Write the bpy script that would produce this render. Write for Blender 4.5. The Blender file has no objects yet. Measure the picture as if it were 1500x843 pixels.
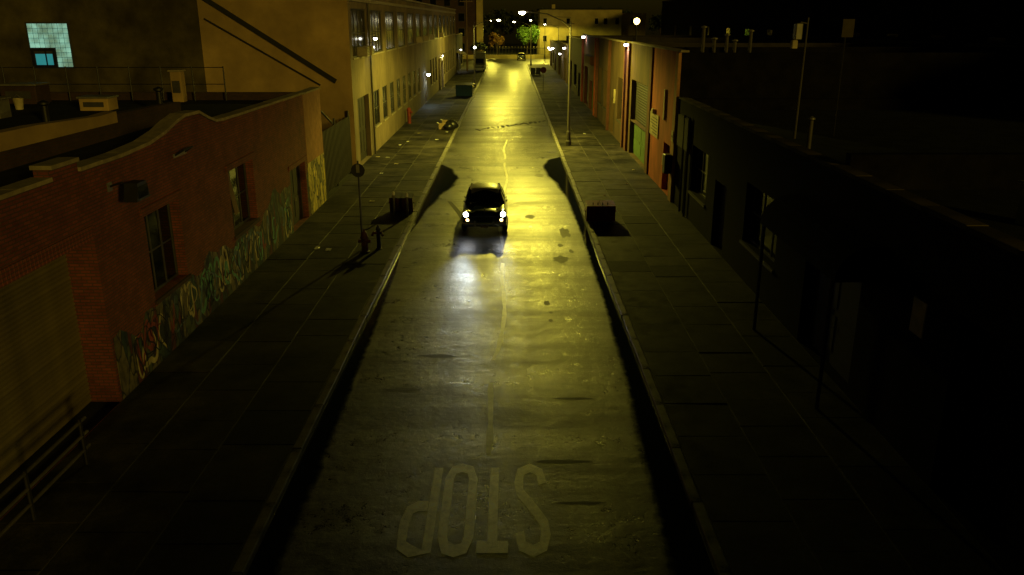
import bpy, math, random
from mathutils import Vector, Matrix
R = math.radians
rnd = random.Random(7)
scene = bpy.context.scene
col = scene.collection

# ------------------------------------------------------------------ camera
cam_d = bpy.data.cameras.new('camera')
cam_d.sensor_width = 36.0
cam_d.lens = 28.8
cam_d.clip_end = 3000
cam = bpy.data.objects.new('camera', cam_d)
cam.location = (0, 0, 8.5)
cam.rotation_euler = (R(90 - 18.05), 0, R(-0.14))
col.objects.link(cam)
scene.camera = cam

# ------------------------------------------------------------------ sky, faint warm night glow, exposure
SUN_EL, SUN_AZ = 10.0, 34.0            # glow comes from behind the camera, a little from the right
world = bpy.data.worlds.new('World')
scene.world = world
world.use_nodes = True
wn = world.node_tree
wn.nodes.clear()
w_out = wn.nodes.new('ShaderNodeOutputWorld')
w_bg = wn.nodes.new('ShaderNodeBackground')
w_mul = wn.nodes.new('ShaderNodeMix'); w_mul.data_type = 'RGBA'; w_mul.blend_type = 'MULTIPLY'
w_mul.inputs[0].default_value = 1.0
w_sky = wn.nodes.new('ShaderNodeTexSky')
w_sky.sky_type = 'NISHITA'
w_sky.sun_disc = False
w_sky.sun_elevation = R(SUN_EL)
w_sky.sun_rotation = R(180 - SUN_AZ)
w_mul.inputs[7].default_value = (1.0, 0.84, 0.14, 1)    # sodium-tinted city night
w_bg.inputs['Strength'].default_value = 0.0022
wn.links.new(w_sky.outputs[0], w_mul.inputs[6])
wn.links.new(w_mul.outputs[2], w_bg.inputs['Color'])
wn.links.new(w_bg.outputs[0], w_out.inputs['Surface'])

sun_d = bpy.data.lights.new('sun', 'SUN')
sun_d.energy = 0.58
sun_d.angle = R(4)
sun_d.color = (1.0, 0.70, 0.09)
sun = bpy.data.objects.new('sun', sun_d)
sdir = Vector((-math.sin(R(SUN_AZ)) * math.cos(R(SUN_EL)), math.cos(R(SUN_AZ)) * math.cos(R(SUN_EL)), -math.sin(R(SUN_EL))))
sun.rotation_euler = sdir.to_track_quat('-Z', 'Y').to_euler()
sun.location = (30, -30, 30)
col.objects.link(sun)

scene.view_settings.view_transform = 'Standard'
scene.view_settings.look = 'None'
scene.view_settings.exposure = 0.0
scene.view_settings.gamma = 1.0
scene.view_settings.use_curve_mapping = False
scene.cycles.use_denoising = True
scene.cycles.max_bounces = 6
scene.cycles.sample_clamp_indirect = 4.0

SODIUM = (1.0, 0.855, 0.085)
LAMP_W = 6800.0

# ------------------------------------------------------------------ materials
MATS = {}
def _nt(name):
    m = bpy.data.materials.new(name); m.use_nodes = True
    nt = m.node_tree
    return m, nt, nt.nodes, nt.links, nt.nodes['Principled BSDF']

def mat(name, color, rough=0.7, var=0.35, scale=2.5, bump=0.15, bscale=60, metal=0.0, spec=0.5, emit=None, estr=0.0, coat=0.0, rvar=0.0, big=0.0, bigscale=0.3, stretch=(1, 1, 1), evar=0.0):
    if name in MATS: return MATS[name]
    m, nt, N, L, b = _nt(name)
    tc = N.new('ShaderNodeTexCoord')
    mp = N.new('ShaderNodeMapping'); mp.inputs['Scale'].default_value = stretch
    L.new(tc.outputs['Object'], mp.inputs[0])
    n1 = N.new('ShaderNodeTexNoise'); n1.inputs['Scale'].default_value = scale; n1.inputs['Detail'].default_value = 6
    n1.inputs['Roughness'].default_value = 0.65
    L.new(mp.outputs[0], n1.inputs['Vector'])
    mr = N.new('ShaderNodeMapRange'); mr.inputs[1].default_value = 0.3; mr.inputs[2].default_value = 0.7
    mr.inputs[3].default_value = 1 - var; mr.inputs[4].default_value = 1 + var
    L.new(n1.outputs['Fac'], mr.inputs[0])
    last = mr.outputs[0]
    if big:
        n3 = N.new('ShaderNodeTexNoise'); n3.inputs['Scale'].default_value = bigscale; n3.inputs['Detail'].default_value = 5
        L.new(mp.outputs[0], n3.inputs['Vector'])
        m3 = N.new('ShaderNodeMapRange'); m3.inputs[1].default_value = 0.38; m3.inputs[2].default_value = 0.62
        m3.inputs[3].default_value = 1 - big; m3.inputs[4].default_value = 1 + big
        L.new(n3.outputs['Fac'], m3.inputs[0])
        mm = N.new('ShaderNodeMath'); mm.operation = 'MULTIPLY'
        L.new(last, mm.inputs[0]); L.new(m3.outputs[0], mm.inputs[1]); last = mm.outputs[0]
    oi = N.new('ShaderNodeObjectInfo')
    mo = N.new('ShaderNodeMapRange'); mo.inputs[3].default_value = 0.85; mo.inputs[4].default_value = 1.12
    L.new(oi.outputs['Random'], mo.inputs[0])
    m2 = N.new('ShaderNodeMath'); m2.operation = 'MULTIPLY'
    L.new(last, m2.inputs[0]); L.new(mo.outputs[0], m2.inputs[1])
    mx = N.new('ShaderNodeMix'); mx.data_type = 'RGBA'; mx.blend_type = 'MULTIPLY'; mx.inputs[0].default_value = 1
    mx.inputs[6].default_value = (*color, 1)
    L.new(m2.outputs[0], mx.inputs[7])
    L.new(mx.outputs[2], b.inputs['Base Color'])
    b.inputs['Roughness'].default_value = rough
    if rvar:
        r = N.new('ShaderNodeMapRange'); r.inputs[1].default_value = 0.35; r.inputs[2].default_value = 0.65
        r.inputs[3].default_value = max(0.03, rough - rvar); r.inputs[4].default_value = min(1, rough + rvar)
        L.new(n1.outputs['Fac'], r.inputs[0]); L.new(r.outputs[0], b.inputs['Roughness'])
    b.inputs['Metallic'].default_value = metal
    b.inputs['Specular IOR Level'].default_value = spec
    b.inputs['Coat Weight'].default_value = coat
    if bump:
        n2 = N.new('ShaderNodeTexNoise'); n2.inputs['Scale'].default_value = bscale; n2.inputs['Detail'].default_value = 4
        L.new(tc.outputs['Object'], n2.inputs['Vector'])
        bp = N.new('ShaderNodeBump'); bp.inputs['Strength'].default_value = bump; bp.inputs['Distance'].default_value = 0.02
        L.new(n2.outputs['Fac'], bp.inputs['Height']); L.new(bp.outputs[0], b.inputs['Normal'])
    if emit and evar:
        ge = N.new('ShaderNodeNewGeometry'); ne = N.new('ShaderNodeTexNoise'); ne.inputs['Scale'].default_value = 1.6; ne.inputs['Detail'].default_value = 3; L.new(ge.outputs['Position'], ne.inputs['Vector'])
        me_ = N.new('ShaderNodeMapRange'); me_.inputs[1].default_value = .35; me_.inputs[2].default_value = .65; me_.inputs[3].default_value = estr * (1 - evar); me_.inputs[4].default_value = estr * (1 + evar); L.new(ne.outputs['Fac'], me_.inputs[0])
        mo2 = N.new('ShaderNodeMath'); mo2.operation = 'MULTIPLY'; L.new(me_.outputs[0], mo2.inputs[0]); L.new(mo.outputs[0], mo2.inputs[1]); L.new(mo2.outputs[0], b.inputs['Emission Strength']); b.inputs['Emission Color'].default_value = (*emit, 1)
    elif emit:
        b.inputs['Emission Color'].default_value = (*emit, 1); b.inputs['Emission Strength'].default_value = estr
    MATS[name] = m
    return m

def brick_mat(name, c1, c2, mortar, scale=1.0, msize=0.012, var=0.35):
    if name in MATS: return MATS[name]
    m, nt, N, L, b = _nt(name)
    tc = N.new('ShaderNodeTexCoord'); sp = N.new('ShaderNodeSeparateXYZ'); L.new(tc.outputs['Object'], sp.inputs[0])
    ad = N.new('ShaderNodeMath'); ad.operation = 'ADD'; L.new(sp.outputs[0], ad.inputs[0]); L.new(sp.outputs[1], ad.inputs[1])
    cb = N.new('ShaderNodeCombineXYZ'); L.new(ad.outputs[0], cb.inputs[0]); L.new(sp.outputs[2], cb.inputs[1])
    bt = N.new('ShaderNodeTexBrick')
    bt.inputs['Scale'].default_value = scale
    bt.inputs['Brick Width'].default_value = 0.22; bt.inputs['Row Height'].default_value = 0.075
    bt.inputs['Mortar Size'].default_value = msize
    bt.inputs['Color1'].default_value = (*c1, 1); bt.inputs['Color2'].default_value = (*c2, 1); bt.inputs['Mortar'].default_value = (*mortar, 1)
    L.new(cb.outputs[0], bt.inputs['Vector'])
    n1 = N.new('ShaderNodeTexNoise'); n1.inputs['Scale'].default_value = 1.1; n1.inputs['Detail'].default_value = 7; n1.inputs['Roughness'].default_value = 0.7
    L.new(tc.outputs['Object'], n1.inputs['Vector'])
    mr = N.new('ShaderNodeMapRange'); mr.inputs[1].default_value = 0.3; mr.inputs[2].default_value = 0.7
    mr.inputs[3].default_value = 1 - var; mr.inputs[4].default_value = 1 + var
    L.new(n1.outputs['Fac'], mr.inputs[0])
    mx = N.new('ShaderNodeMix'); mx.data_type = 'RGBA'; mx.blend_type = 'MULTIPLY'; mx.inputs[0].default_value = 1
    L.new(bt.outputs['Color'], mx.inputs[6]); L.new(mr.outputs[0], mx.inputs[7])
    L.new(mx.outputs[2], b.inputs['Base Color'])
    b.inputs['Roughness'].default_value = 0.85
    bp = N.new('ShaderNodeBump'); bp.inputs['Strength'].default_value = 0.6; bp.inputs['Distance'].default_value = 0.012; bp.invert = True
    L.new(bt.outputs['Fac'], bp.inputs['Height']); L.new(bp.outputs[0], b.inputs['Normal'])
    MATS[name] = m
    return m

def mural_mat(name, stops, dark=0.5):
    """sprayed graffiti: upright flame-like shapes with dark outlines"""
    m, nt, N, L, b = _nt(name)
    tc = N.new('ShaderNodeTexCoord'); sp = N.new('ShaderNodeSeparateXYZ'); L.new(tc.outputs['Object'], sp.inputs[0])
    cb = N.new('ShaderNodeCombineXYZ'); L.new(sp.outputs[1], cb.inputs[0]); L.new(sp.outputs[2], cb.inputs[1])
    mp = N.new('ShaderNodeMapping'); mp.inputs['Scale'].default_value = (2.4, 0.8, 1); mp.inputs['Rotation'].default_value = (0, 0, 0.22)
    L.new(cb.outputs[0], mp.inputs[0])
    n = N.new('ShaderNodeTexNoise'); n.inputs['Scale'].default_value = 0.9; n.inputs['Detail'].default_value = 3; L.new(mp.outputs[0], n.inputs['Vector'])
    ma = N.new('ShaderNodeMix'); ma.data_type = 'RGBA'; ma.blend_type = 'LINEAR_LIGHT'; ma.inputs[0].default_value = 0.75
    L.new(mp.outputs[0], ma.inputs[6]); L.new(n.outputs['Color'], ma.inputs[7])
    v = N.new('ShaderNodeTexVoronoi'); v.inputs['Scale'].default_value = 1.5; L.new(ma.outputs[2], v.inputs['Vector'])
    ve = N.new('ShaderNodeTexVoronoi'); ve.feature = 'DISTANCE_TO_EDGE'; ve.inputs['Scale'].default_value = 1.5; L.new(ma.outputs[2], ve.inputs['Vector'])
    s2 = N.new('ShaderNodeSeparateColor'); L.new(v.outputs['Color'], s2.inputs[0])
    cr = N.new('ShaderNodeValToRGB'); cr.color_ramp.interpolation = 'CONSTANT'
    el = cr.color_ramp.elements
    el[0].position = 0; el[0].color = (*stops[0], 1); el[1].position = 1 / len(stops); el[1].color = (*stops[1], 1)
    for i in range(2, len(stops)):
        e = el.new(i / len(stops)); e.color = (*stops[i], 1)
    L.new(s2.outputs[0], cr.inputs[0])
    er = N.new('ShaderNodeMapRange'); er.inputs[1].default_value = 0.03; er.inputs[2].default_value = 0.075; L.new(ve.outputs['Distance'], er.inputs[0])
    mx = N.new('ShaderNodeMix'); mx.data_type = 'RGBA'; mx.inputs[6].default_value = (0.012, 0.014, 0.018, 1)
    L.new(er.outputs[0], mx.inputs[0]); L.new(cr.outputs[0], mx.inputs[7])
    n2 = N.new('ShaderNodeTexNoise'); n2.inputs['Scale'].default_value = 5; n2.inputs['Detail'].default_value = 6; L.new(tc.outputs['Object'], n2.inputs['Vector'])
    mr = N.new('ShaderNodeMapRange'); mr.inputs[1].default_value = 0.3; mr.inputs[2].default_value = 0.7; mr.inputs[3].default_value = 1 - dark; mr.inputs[4].default_value = 1 + dark
    L.new(n2.outputs['Fac'], mr.inputs[0])
    m3 = N.new('ShaderNodeMix'); m3.data_type = 'RGBA'; m3.blend_type = 'MULTIPLY'; m3.inputs[0].default_value = 1
    L.new(mx.outputs[2], m3.inputs[6]); L.new(mr.outputs[0], m3.inputs[7]); L.new(m3.outputs[2], b.inputs['Base Color'])
    b.inputs['Roughness'].default_value = 0.6
    MATS[name] = m
    return m

def road_mat():
    m, nt, N, L, b = _nt('asphalt')
    tc = N.new('ShaderNodeTexCoord')
    def noise(scale, detail, st, rough=0.6):
        mp = N.new('ShaderNodeMapping'); mp.inputs['Scale'].default_value = st; L.new(tc.outputs['Object'], mp.inputs[0])
        n = N.new('ShaderNodeTexNoise'); n.inputs['Scale'].default_value = scale; n.inputs['Detail'].default_value = detail; n.inputs['Roughness'].default_value = rough
        L.new(mp.outputs[0], n.inputs['Vector']); return n.outputs['Fac']
    def rng(src, a, c, lo, hi):
        r = N.new('ShaderNodeMapRange'); r.inputs[1].default_value = a; r.inputs[2].default_value = c; r.inputs[3].default_value = lo; r.inputs[4].default_value = hi
        L.new(src, r.inputs[0]); return r.outputs[0]
    def op(o, a, c):
        q = N.new('ShaderNodeMath'); q.operation = o; L.new(a, q.inputs[0])
        if isinstance(c, float): q.inputs[1].default_value = c
        else: L.new(c, q.inputs[1])
        return q.outputs[0]
    grain = noise(26, 6, (1, 1, 1), .75)
    streak = noise(1.3, 8, (1.0, 0.10, 1), .65)     # wheel paths along the street
    band = noise(0.5, 8, (0.12, 1.0, 1), .7)        # transverse seams and repairs
    blot = noise(0.8, 10, (1, .8, 1), .72)
    fine = noise(5, 8, (1, .7, 1), .75)
    f = op('MULTIPLY', op('MULTIPLY', rng(grain, .32, .68, .2, 1.8), rng(streak, .35, .65, .6, 1.4)), op('MULTIPLY', rng(band, .4, .6, .72, 1.28), rng(blot, .36, .62, .42, 1.4)))
    f = op('MULTIPLY', f, rng(fine, .35, .65, .6, 1.4))
    mx = N.new('ShaderNodeMix'); mx.data_type = 'RGBA'; mx.blend_type = 'MULTIPLY'; mx.inputs[0].default_value = 1
    mx.inputs[6].default_value = (0.056, 0.054, 0.047, 1); L.new(f, mx.inputs[7]); L.new(mx.outputs[2], b.inputs['Base Color'])
    rr = op('ADD', op('ADD', rng(blot, .36, .64, .34, .50), rng(fine, .35, .65, -.10, .10)), op('ADD', rng(grain, .35, .65, -.12, .12), rng(band, .42, .58, .05, -.04)))
    L.new(rr, b.inputs['Roughness'])
    L.new(op('MULTIPLY', rng(blot, .36, .6, .55, 1.1), op('MULTIPLY', rng(fine, .3, .7, .5, 1.2), rng(band, .42, .58, .6, 1.1))), b.inputs['Specular IOR Level'])
    L.new(op('MULTIPLY', rng(streak, .38, .62, .03, .34), op('MULTIPLY', rng(fine, .35, .65, .3, 1.3), rng(band, .42, .58, .25, 1.25))), b.inputs['Coat Weight'])
    b.inputs['Coat Roughness'].default_value = 0.26
    b.inputs['IOR'].default_value = 1.62
    hs = op('ADD', op('ADD', noise(45, 4, (1, 1, 1)), op('MULTIPLY', fine, 2.0)), op('MULTIPLY', noise(2.2, 5, (0.6, 1.0, 1)), 3.0))
    bp = N.new('ShaderNodeBump'); bp.inputs['Strength'].default_value = 0.45; bp.inputs['Distance'].default_value = 0.014
    L.new(hs, bp.inputs['Height']); L.new(bp.outputs[0], b.inputs['Normal']); L.new(bp.outputs[0], b.inputs['Coat Normal'])
    MATS['asphalt'] = m
    return m

def slab_mat():
    """dirty paving: blotches run across slab edges (world-position noise), grit, faint slab-to-slab difference"""
    m, nt, N, L, b = _nt('sidewalk_concrete')
    g = N.new('ShaderNodeNewGeometry')
    def noise(scale, detail, rough):
        n = N.new('ShaderNodeTexNoise'); n.inputs['Scale'].default_value = scale; n.inputs['Detail'].default_value = detail; n.inputs['Roughness'].default_value = rough
        L.new(g.outputs['Position'], n.inputs['Vector']); return n.outputs['Fac']
    def rng(src, a, c, lo, hi):
        r = N.new('ShaderNodeMapRange'); r.inputs[1].default_value = a; r.inputs[2].default_value = c; r.inputs[3].default_value = lo; r.inputs[4].default_value = hi
        L.new(src, r.inputs[0]); return r.outputs[0]
    def mul(a, c):
        q = N.new('ShaderNodeMath'); q.operation = 'MULTIPLY'; L.new(a, q.inputs[0]); L.new(c, q.inputs[1]); return q.outputs[0]
    oi = N.new('ShaderNodeObjectInfo')
    blot = noise(.42, 9, .68); mid = noise(2.2, 8, .7); fine = noise(30, 4, .7)
    f = mul(mul(rng(blot, .38, .62, .18, 1.7), rng(mid, .35, .65, .6, 1.35)), mul(rng(fine, .3, .7, .6, 1.4), rng(oi.outputs['Random'], 0, 1, .82, 1.18)))
    mx = N.new('ShaderNodeMix'); mx.data_type = 'RGBA'; mx.blend_type = 'MULTIPLY'; mx.inputs[0].default_value = 1
    mx.inputs[6].default_value = (0.042, 0.038, 0.030, 1); L.new(f, mx.inputs[7]); L.new(mx.outputs[2], b.inputs['Base Color'])
    L.new(rng(mid, .35, .65, .55, .85), b.inputs['Roughness']); b.inputs['Specular IOR Level'].default_value = .18
    bp = N.new('ShaderNodeBump'); bp.inputs['Strength'].default_value = .3; bp.inputs['Distance'].default_value = .01
    L.new(fine, bp.inputs['Height']); L.new(bp.outputs[0], b.inputs['Normal'])
    return m

M = {}
M['asphalt'] = road_mat()
M['ground'] = mat('ground_dirt', (0.03, 0.03, 0.024), 0.95, bump=0.3, bscale=3)
M['slab'] = slab_mat()
M['slabdark'] = mat('patched_slab', (0.022, 0.021, 0.018), 0.8, var=.5, scale=3, bump=.3, bscale=40, spec=.2)
M['joint'] = mat('sidewalk_joint', (0.10, 0.092, 0.07), 0.85)
M['kerb'] = mat('kerb_granite', (0.22, 0.21, 0.17), 0.36, var=0.65, scale=2.2, bump=0.2, bscale=30, rvar=0.12)
M['water'] = mat('gutter_gloss', (0.008, 0.008, 0.007), 0.06, var=0.2, scale=3, bump=0.02, bscale=4, spec=0.5)
M['tar'] = mat('tar_patch', (0.012, 0.012, 0.012), 0.75, bump=0.3, bscale=50)
M['repair'] = mat('asphalt_repair', (0.03, 0.029, 0.027), 0.6, var=.5, scale=5, bump=0.3, bscale=50)
M['seam'] = mat('worn_centre_paint', (0.42, 0.40, 0.32), 0.42, var=0.5, scale=4, spec=1.0, coat=.2)
M['paint'] = mat('worn_road_paint', (0.80, 0.75, 0.58), 0.5, var=0.75, scale=4, bump=0.3, spec=1.0, coat=.6)
M['paint'].node_tree.nodes['Principled BSDF'].inputs['IOR'].default_value = 2.1
M['paint'].node_tree.nodes['Principled BSDF'].inputs['Coat Roughness'].default_value = .45
M['brick'] = brick_mat('red_brick', (0.225, 0.055, 0.022), (0.145, 0.034, 0.015), (0.085, 0.045, 0.03))
M['brickdark'] = brick_mat('dark_brick', (0.06, 0.025, 0.015), (0.04, 0.018, 0.012), (0.04, 0.03, 0.025))
M['plaster'] = mat('orange_plaster', (0.34, 0.17, 0.07), 0.85, var=0.25, scale=3, bump=0.2, bscale=25, big=0.2)
M['tan'] = mat('tan_stucco', (0.43, 0.295, 0.12), 0.88, var=0.14, scale=1.2, bump=0.25, bscale=20, big=0.25, bigscale=0.25)
M['facade'] = mat('facade_stucco', (0.19, 0.145, 0.09), 0.85, var=0.25, scale=1.5, bump=0.2, bscale=20, big=0.2, bigscale=0.3, stretch=(1, 1, .5))
M['shutter'] = mat('ochre_shutter', (0.135, 0.108, 0.042), 0.8, var=0.3, scale=.8, stretch=(1, 1, .4), big=.4)
M['darkstucco'] = mat('dark_stucco', (0.075, 0.062, 0.03), 0.9, spec=.1, var=.3, scale=.8, bump=.2, bscale=15, big=.4, bigscale=.2)
M['coping'] = mat('coping_stone', (0.30, 0.25, 0.16), 0.8, var=0.3, scale=4)
M['roof'] = mat('tar_roof', (0.018, 0.02, 0.018), 0.95, var=0.5, scale=1.2, bump=0.3, bscale=12, spec=0.15)
M['glass'] = mat('dark_glass', (0.006, 0.007, 0.006), 0.08, var=0.2, bump=0.05, bscale=3, spec=0.3)
M['factoryglass'] = mat('dusty_glass', (0.008, 0.009, 0.007), 0.16, var=0.3, bump=0.06, bscale=2.5, spec=0.18)
M['frame'] = mat('window_frame_paint', (0.05, 0.048, 0.04), 0.6)
M['framepale'] = mat('pale_frame_paint', (0.30, 0.26, 0.18), 0.65)
M['darkwood'] = mat('dark_door', (0.02, 0.017, 0.014), 0.7)
M['black'] = mat('black_metal', (0.012, 0.012, 0.012), 0.5)
M['steel'] = mat('galvanised_steel', (0.22, 0.21, 0.18), 0.5, metal=0.5, var=0.25)
M['polegrey'] = mat('pole_paint', (0.07, 0.062, 0.045), 0.6)
M['green'] = mat('green_door_paint', (0.10, 0.36, 0.05), 0.55, var=0.25)
M['greendark'] = mat('dull_green_panel', (0.09, 0.16, 0.05), 0.7, var=0.35)
M['redwall'] = mat('red_stucco', (0.37, 0.08, 0.028), 0.9, var=0.25, scale=1.5, bump=0.2, bscale=20, big=0.3, bigscale=0.4, stretch=(1, 1, .4))
M['brownwall'] = mat('brown_stucco', (0.085, 0.052, 0.026), 0.9, var=0.3, scale=1.5, bump=0.2, bscale=20, big=0.3, bigscale=0.4, stretch=(1, 1, .3))
M['redbrown'] = mat('red_brown_stucco', (0.12, 0.042, 0.025), 0.9, var=0.3, scale=2)
M['darkwall'] = mat('sooty_wall', (0.028, 0.022, 0.016), 0.9, var=0.4, scale=1.2, bump=0.2, bscale=15)
M['nearwall'] = mat('near_black_wall', (0.008, 0.007, 0.005), 0.95, var=0.6, scale=1.0, spec=.08, bump=0.2, bscale=15)  # even near-black wall colour
M['cream'] = mat('cream_board', (0.45, 0.38, 0.22), 0.7)
M['dumpster'] = mat('dumpster_green', (0.012, 0.05, 0.035), 0.5, var=0.3)
M['redbox'] = mat('dark_red_metal', (0.22, 0.016, 0.01), 0.35, var=0.3)
M['redpaint'] = mat('red_paint', (0.22, 0.03, 0.025), 0.6)
M['hydrant'] = mat('dull_red_iron', (0.07, 0.02, 0.012), 0.55)
M['white'] = mat('white_paint', (0.7, 0.7, 0.66), 0.5)
M['bag'] = mat('black_bag', (0.012, 0.012, 0.013), 0.35, bump=0.6, bscale=9)
M['card'] = mat('cardboard', (0.4, 0.28, 0.15), 0.8)
M['carpaint'] = mat('dark_car_paint', (0.008, 0.012, 0.010), 0.22, var=0.1, bump=0, spec=0.6, coat=1.0)
M['roofpaint'] = mat('pale_roof_paint', (0.68, 0.62, 0.44), 0.4, var=0.1, bump=0, coat=.5)
M['chrome'] = mat('chrome', (0.62, 0.62, 0.6), 0.14, metal=1.0, var=0.05, bump=0)
M['carglass'] = mat('car_glass', (0.006, 0.007, 0.007), 0.05, var=0.05, bump=0, spec=0.5)
M['rubber'] = mat('tyre_rubber', (0.015, 0.015, 0.015), 0.8)
M['seatc'] = mat('seat_cloth', (0.03, 0.025, 0.02), 0.9)
M['bluecar'] = mat('grey_blue_car_paint', (0.05, 0.055, 0.06), 0.3, bump=0, coat=0.6)
M['headlamp'] = mat('headlamp_lit', (1, 1, 1), 0.3, bump=0, emit=(0.85, 0.93, 1.0), estr=40)
M['turnlamp'] = mat('turn_lamp_lit', (1, .7, .3), 0.3, bump=0, emit=(1.0, 0.62, 0.22), estr=7)
M['sodium'] = mat('sodium_lens', (1, .9, .6), 0.3, bump=0, emit=(1.0, 0.9, 0.55), estr=45)
M['sodiumball'] = mat('sodium_globe', (1, .9, .6), 0.3, bump=0, emit=(1.0, 0.74, 0.20), estr=9)
M['whitelamp'] = mat('white_lamp', (1, 1, 1), 0.3, bump=0, emit=(1.0, 0.95, 0.85), estr=20)
M['coollamp'] = mat('cool_lamp', (1, 1, 1), 0.3, bump=0, emit=(0.72, 0.92, 1.0), estr=40)
M['cyanblock'] = mat('lit_glass_block', (0.4, 0.6, 0.55), 0.15, var=0.5, scale=3, bump=0.1, bscale=10, emit=(0.27, 0.62, 0.50), estr=0.5, evar=0.5)
M['bluepane'] = mat('lit_blue_pane', (0.1, 0.4, 0.5), 0.15, bump=0, emit=(0.02, 0.30, 0.36), estr=0.55)
M['mural'] = mural_mat('graffiti_mural', [tuple(v * .8 for v in c) for c in [(0.05, 0.09, 0.07), (0.14, 0.12, 0.05), (0.03, 0.06, 0.07), (0.20, 0.17, 0.08), (0.09, 0.11, 0.06), (0.12, 0.03, 0.02), (0.025, 0.03, 0.03), (0.17, 0.15, 0.09)]])
M['muralyellow'] = mural_mat('yellow_graffiti', [(0.62, 0.50, 0.08), (0.55, 0.44, 0.10), (0.40, 0.32, 0.08), (0.66, 0.55, 0.16), (0.20, 0.18, 0.06), (0.5, 0.42, 0.06)], 0.4)
M['spray_blue'] = mat('spray_blue', (0.10, 0.16, 0.26), .7, var=.5, scale=3)
M['spray_red'] = mat('spray_red', (0.26, 0.05, 0.03), .7, var=.5, scale=3)
M['spray_pale'] = mat('spray_pale', (0.50, 0.44, 0.26), .7, var=.5, scale=3)
M['spray_teal'] = mat('spray_teal', (0.10, 0.26, 0.20), .7, var=.5, scale=3)
M['spray_ink'] = mat('spray_ink', (0.01, 0.01, 0.012), .7)
M['bark'] = mat('bark', (0.06, 0.045, 0.03), 0.95, bump=0.6, bscale=12)
M['leafgreen'] = mat('leaf_green', (0.085, 0.18, 0.03), 0.6, var=0.4, scale=4, bump=0)
M['leaforange'] = mat('leaf_autumn', (0.26, 0.14, 0.03), 0.6, var=0.4, scale=4, bump=0)
M['leafdark'] = mat('leaf_dark', (0.03, 0.045, 0.018), 0.7, var=0.4, scale=4, bump=0)
M['paleyellow'] = mat('pale_yellow_wall', (0.42, 0.34, 0.13), 0.85, var=0.15, scale=0.8, big=0.15)
M['wood'] = mat('utility_pole_wood', (0.16, 0.11, 0.06), 0.9, var=0.3, scale=3, stretch=(4, 4, .5))

# ------------------------------------------------------------------ helpers
ORG = {}
def lab(o, label=None, cat=None, group=None, kind=None):
    if label: o['label'] = label
    if cat: o['category'] = cat
    if group: o['group'] = group
    if kind: o['kind'] = kind
    return o
def empty(name, loc=(0, 0, 0), label=None, cat=None, group=None):
    o = bpy.data.objects.new(name, None); col.objects.link(o); o.location = loc; o.empty_display_size = 0.2
    ORG[o] = Vector(loc)
    return lab(o, label, cat, group)
def link(name, me, parent=None, loc=(0, 0, 0)):
    o = bpy.data.objects.new(name, me); col.objects.link(o); o.location = loc
    if parent: o.parent = parent
    ORG[o] = ORG.get(parent, Vector((0, 0, 0))) if parent else Vector((0, 0, 0))
    return o

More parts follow.
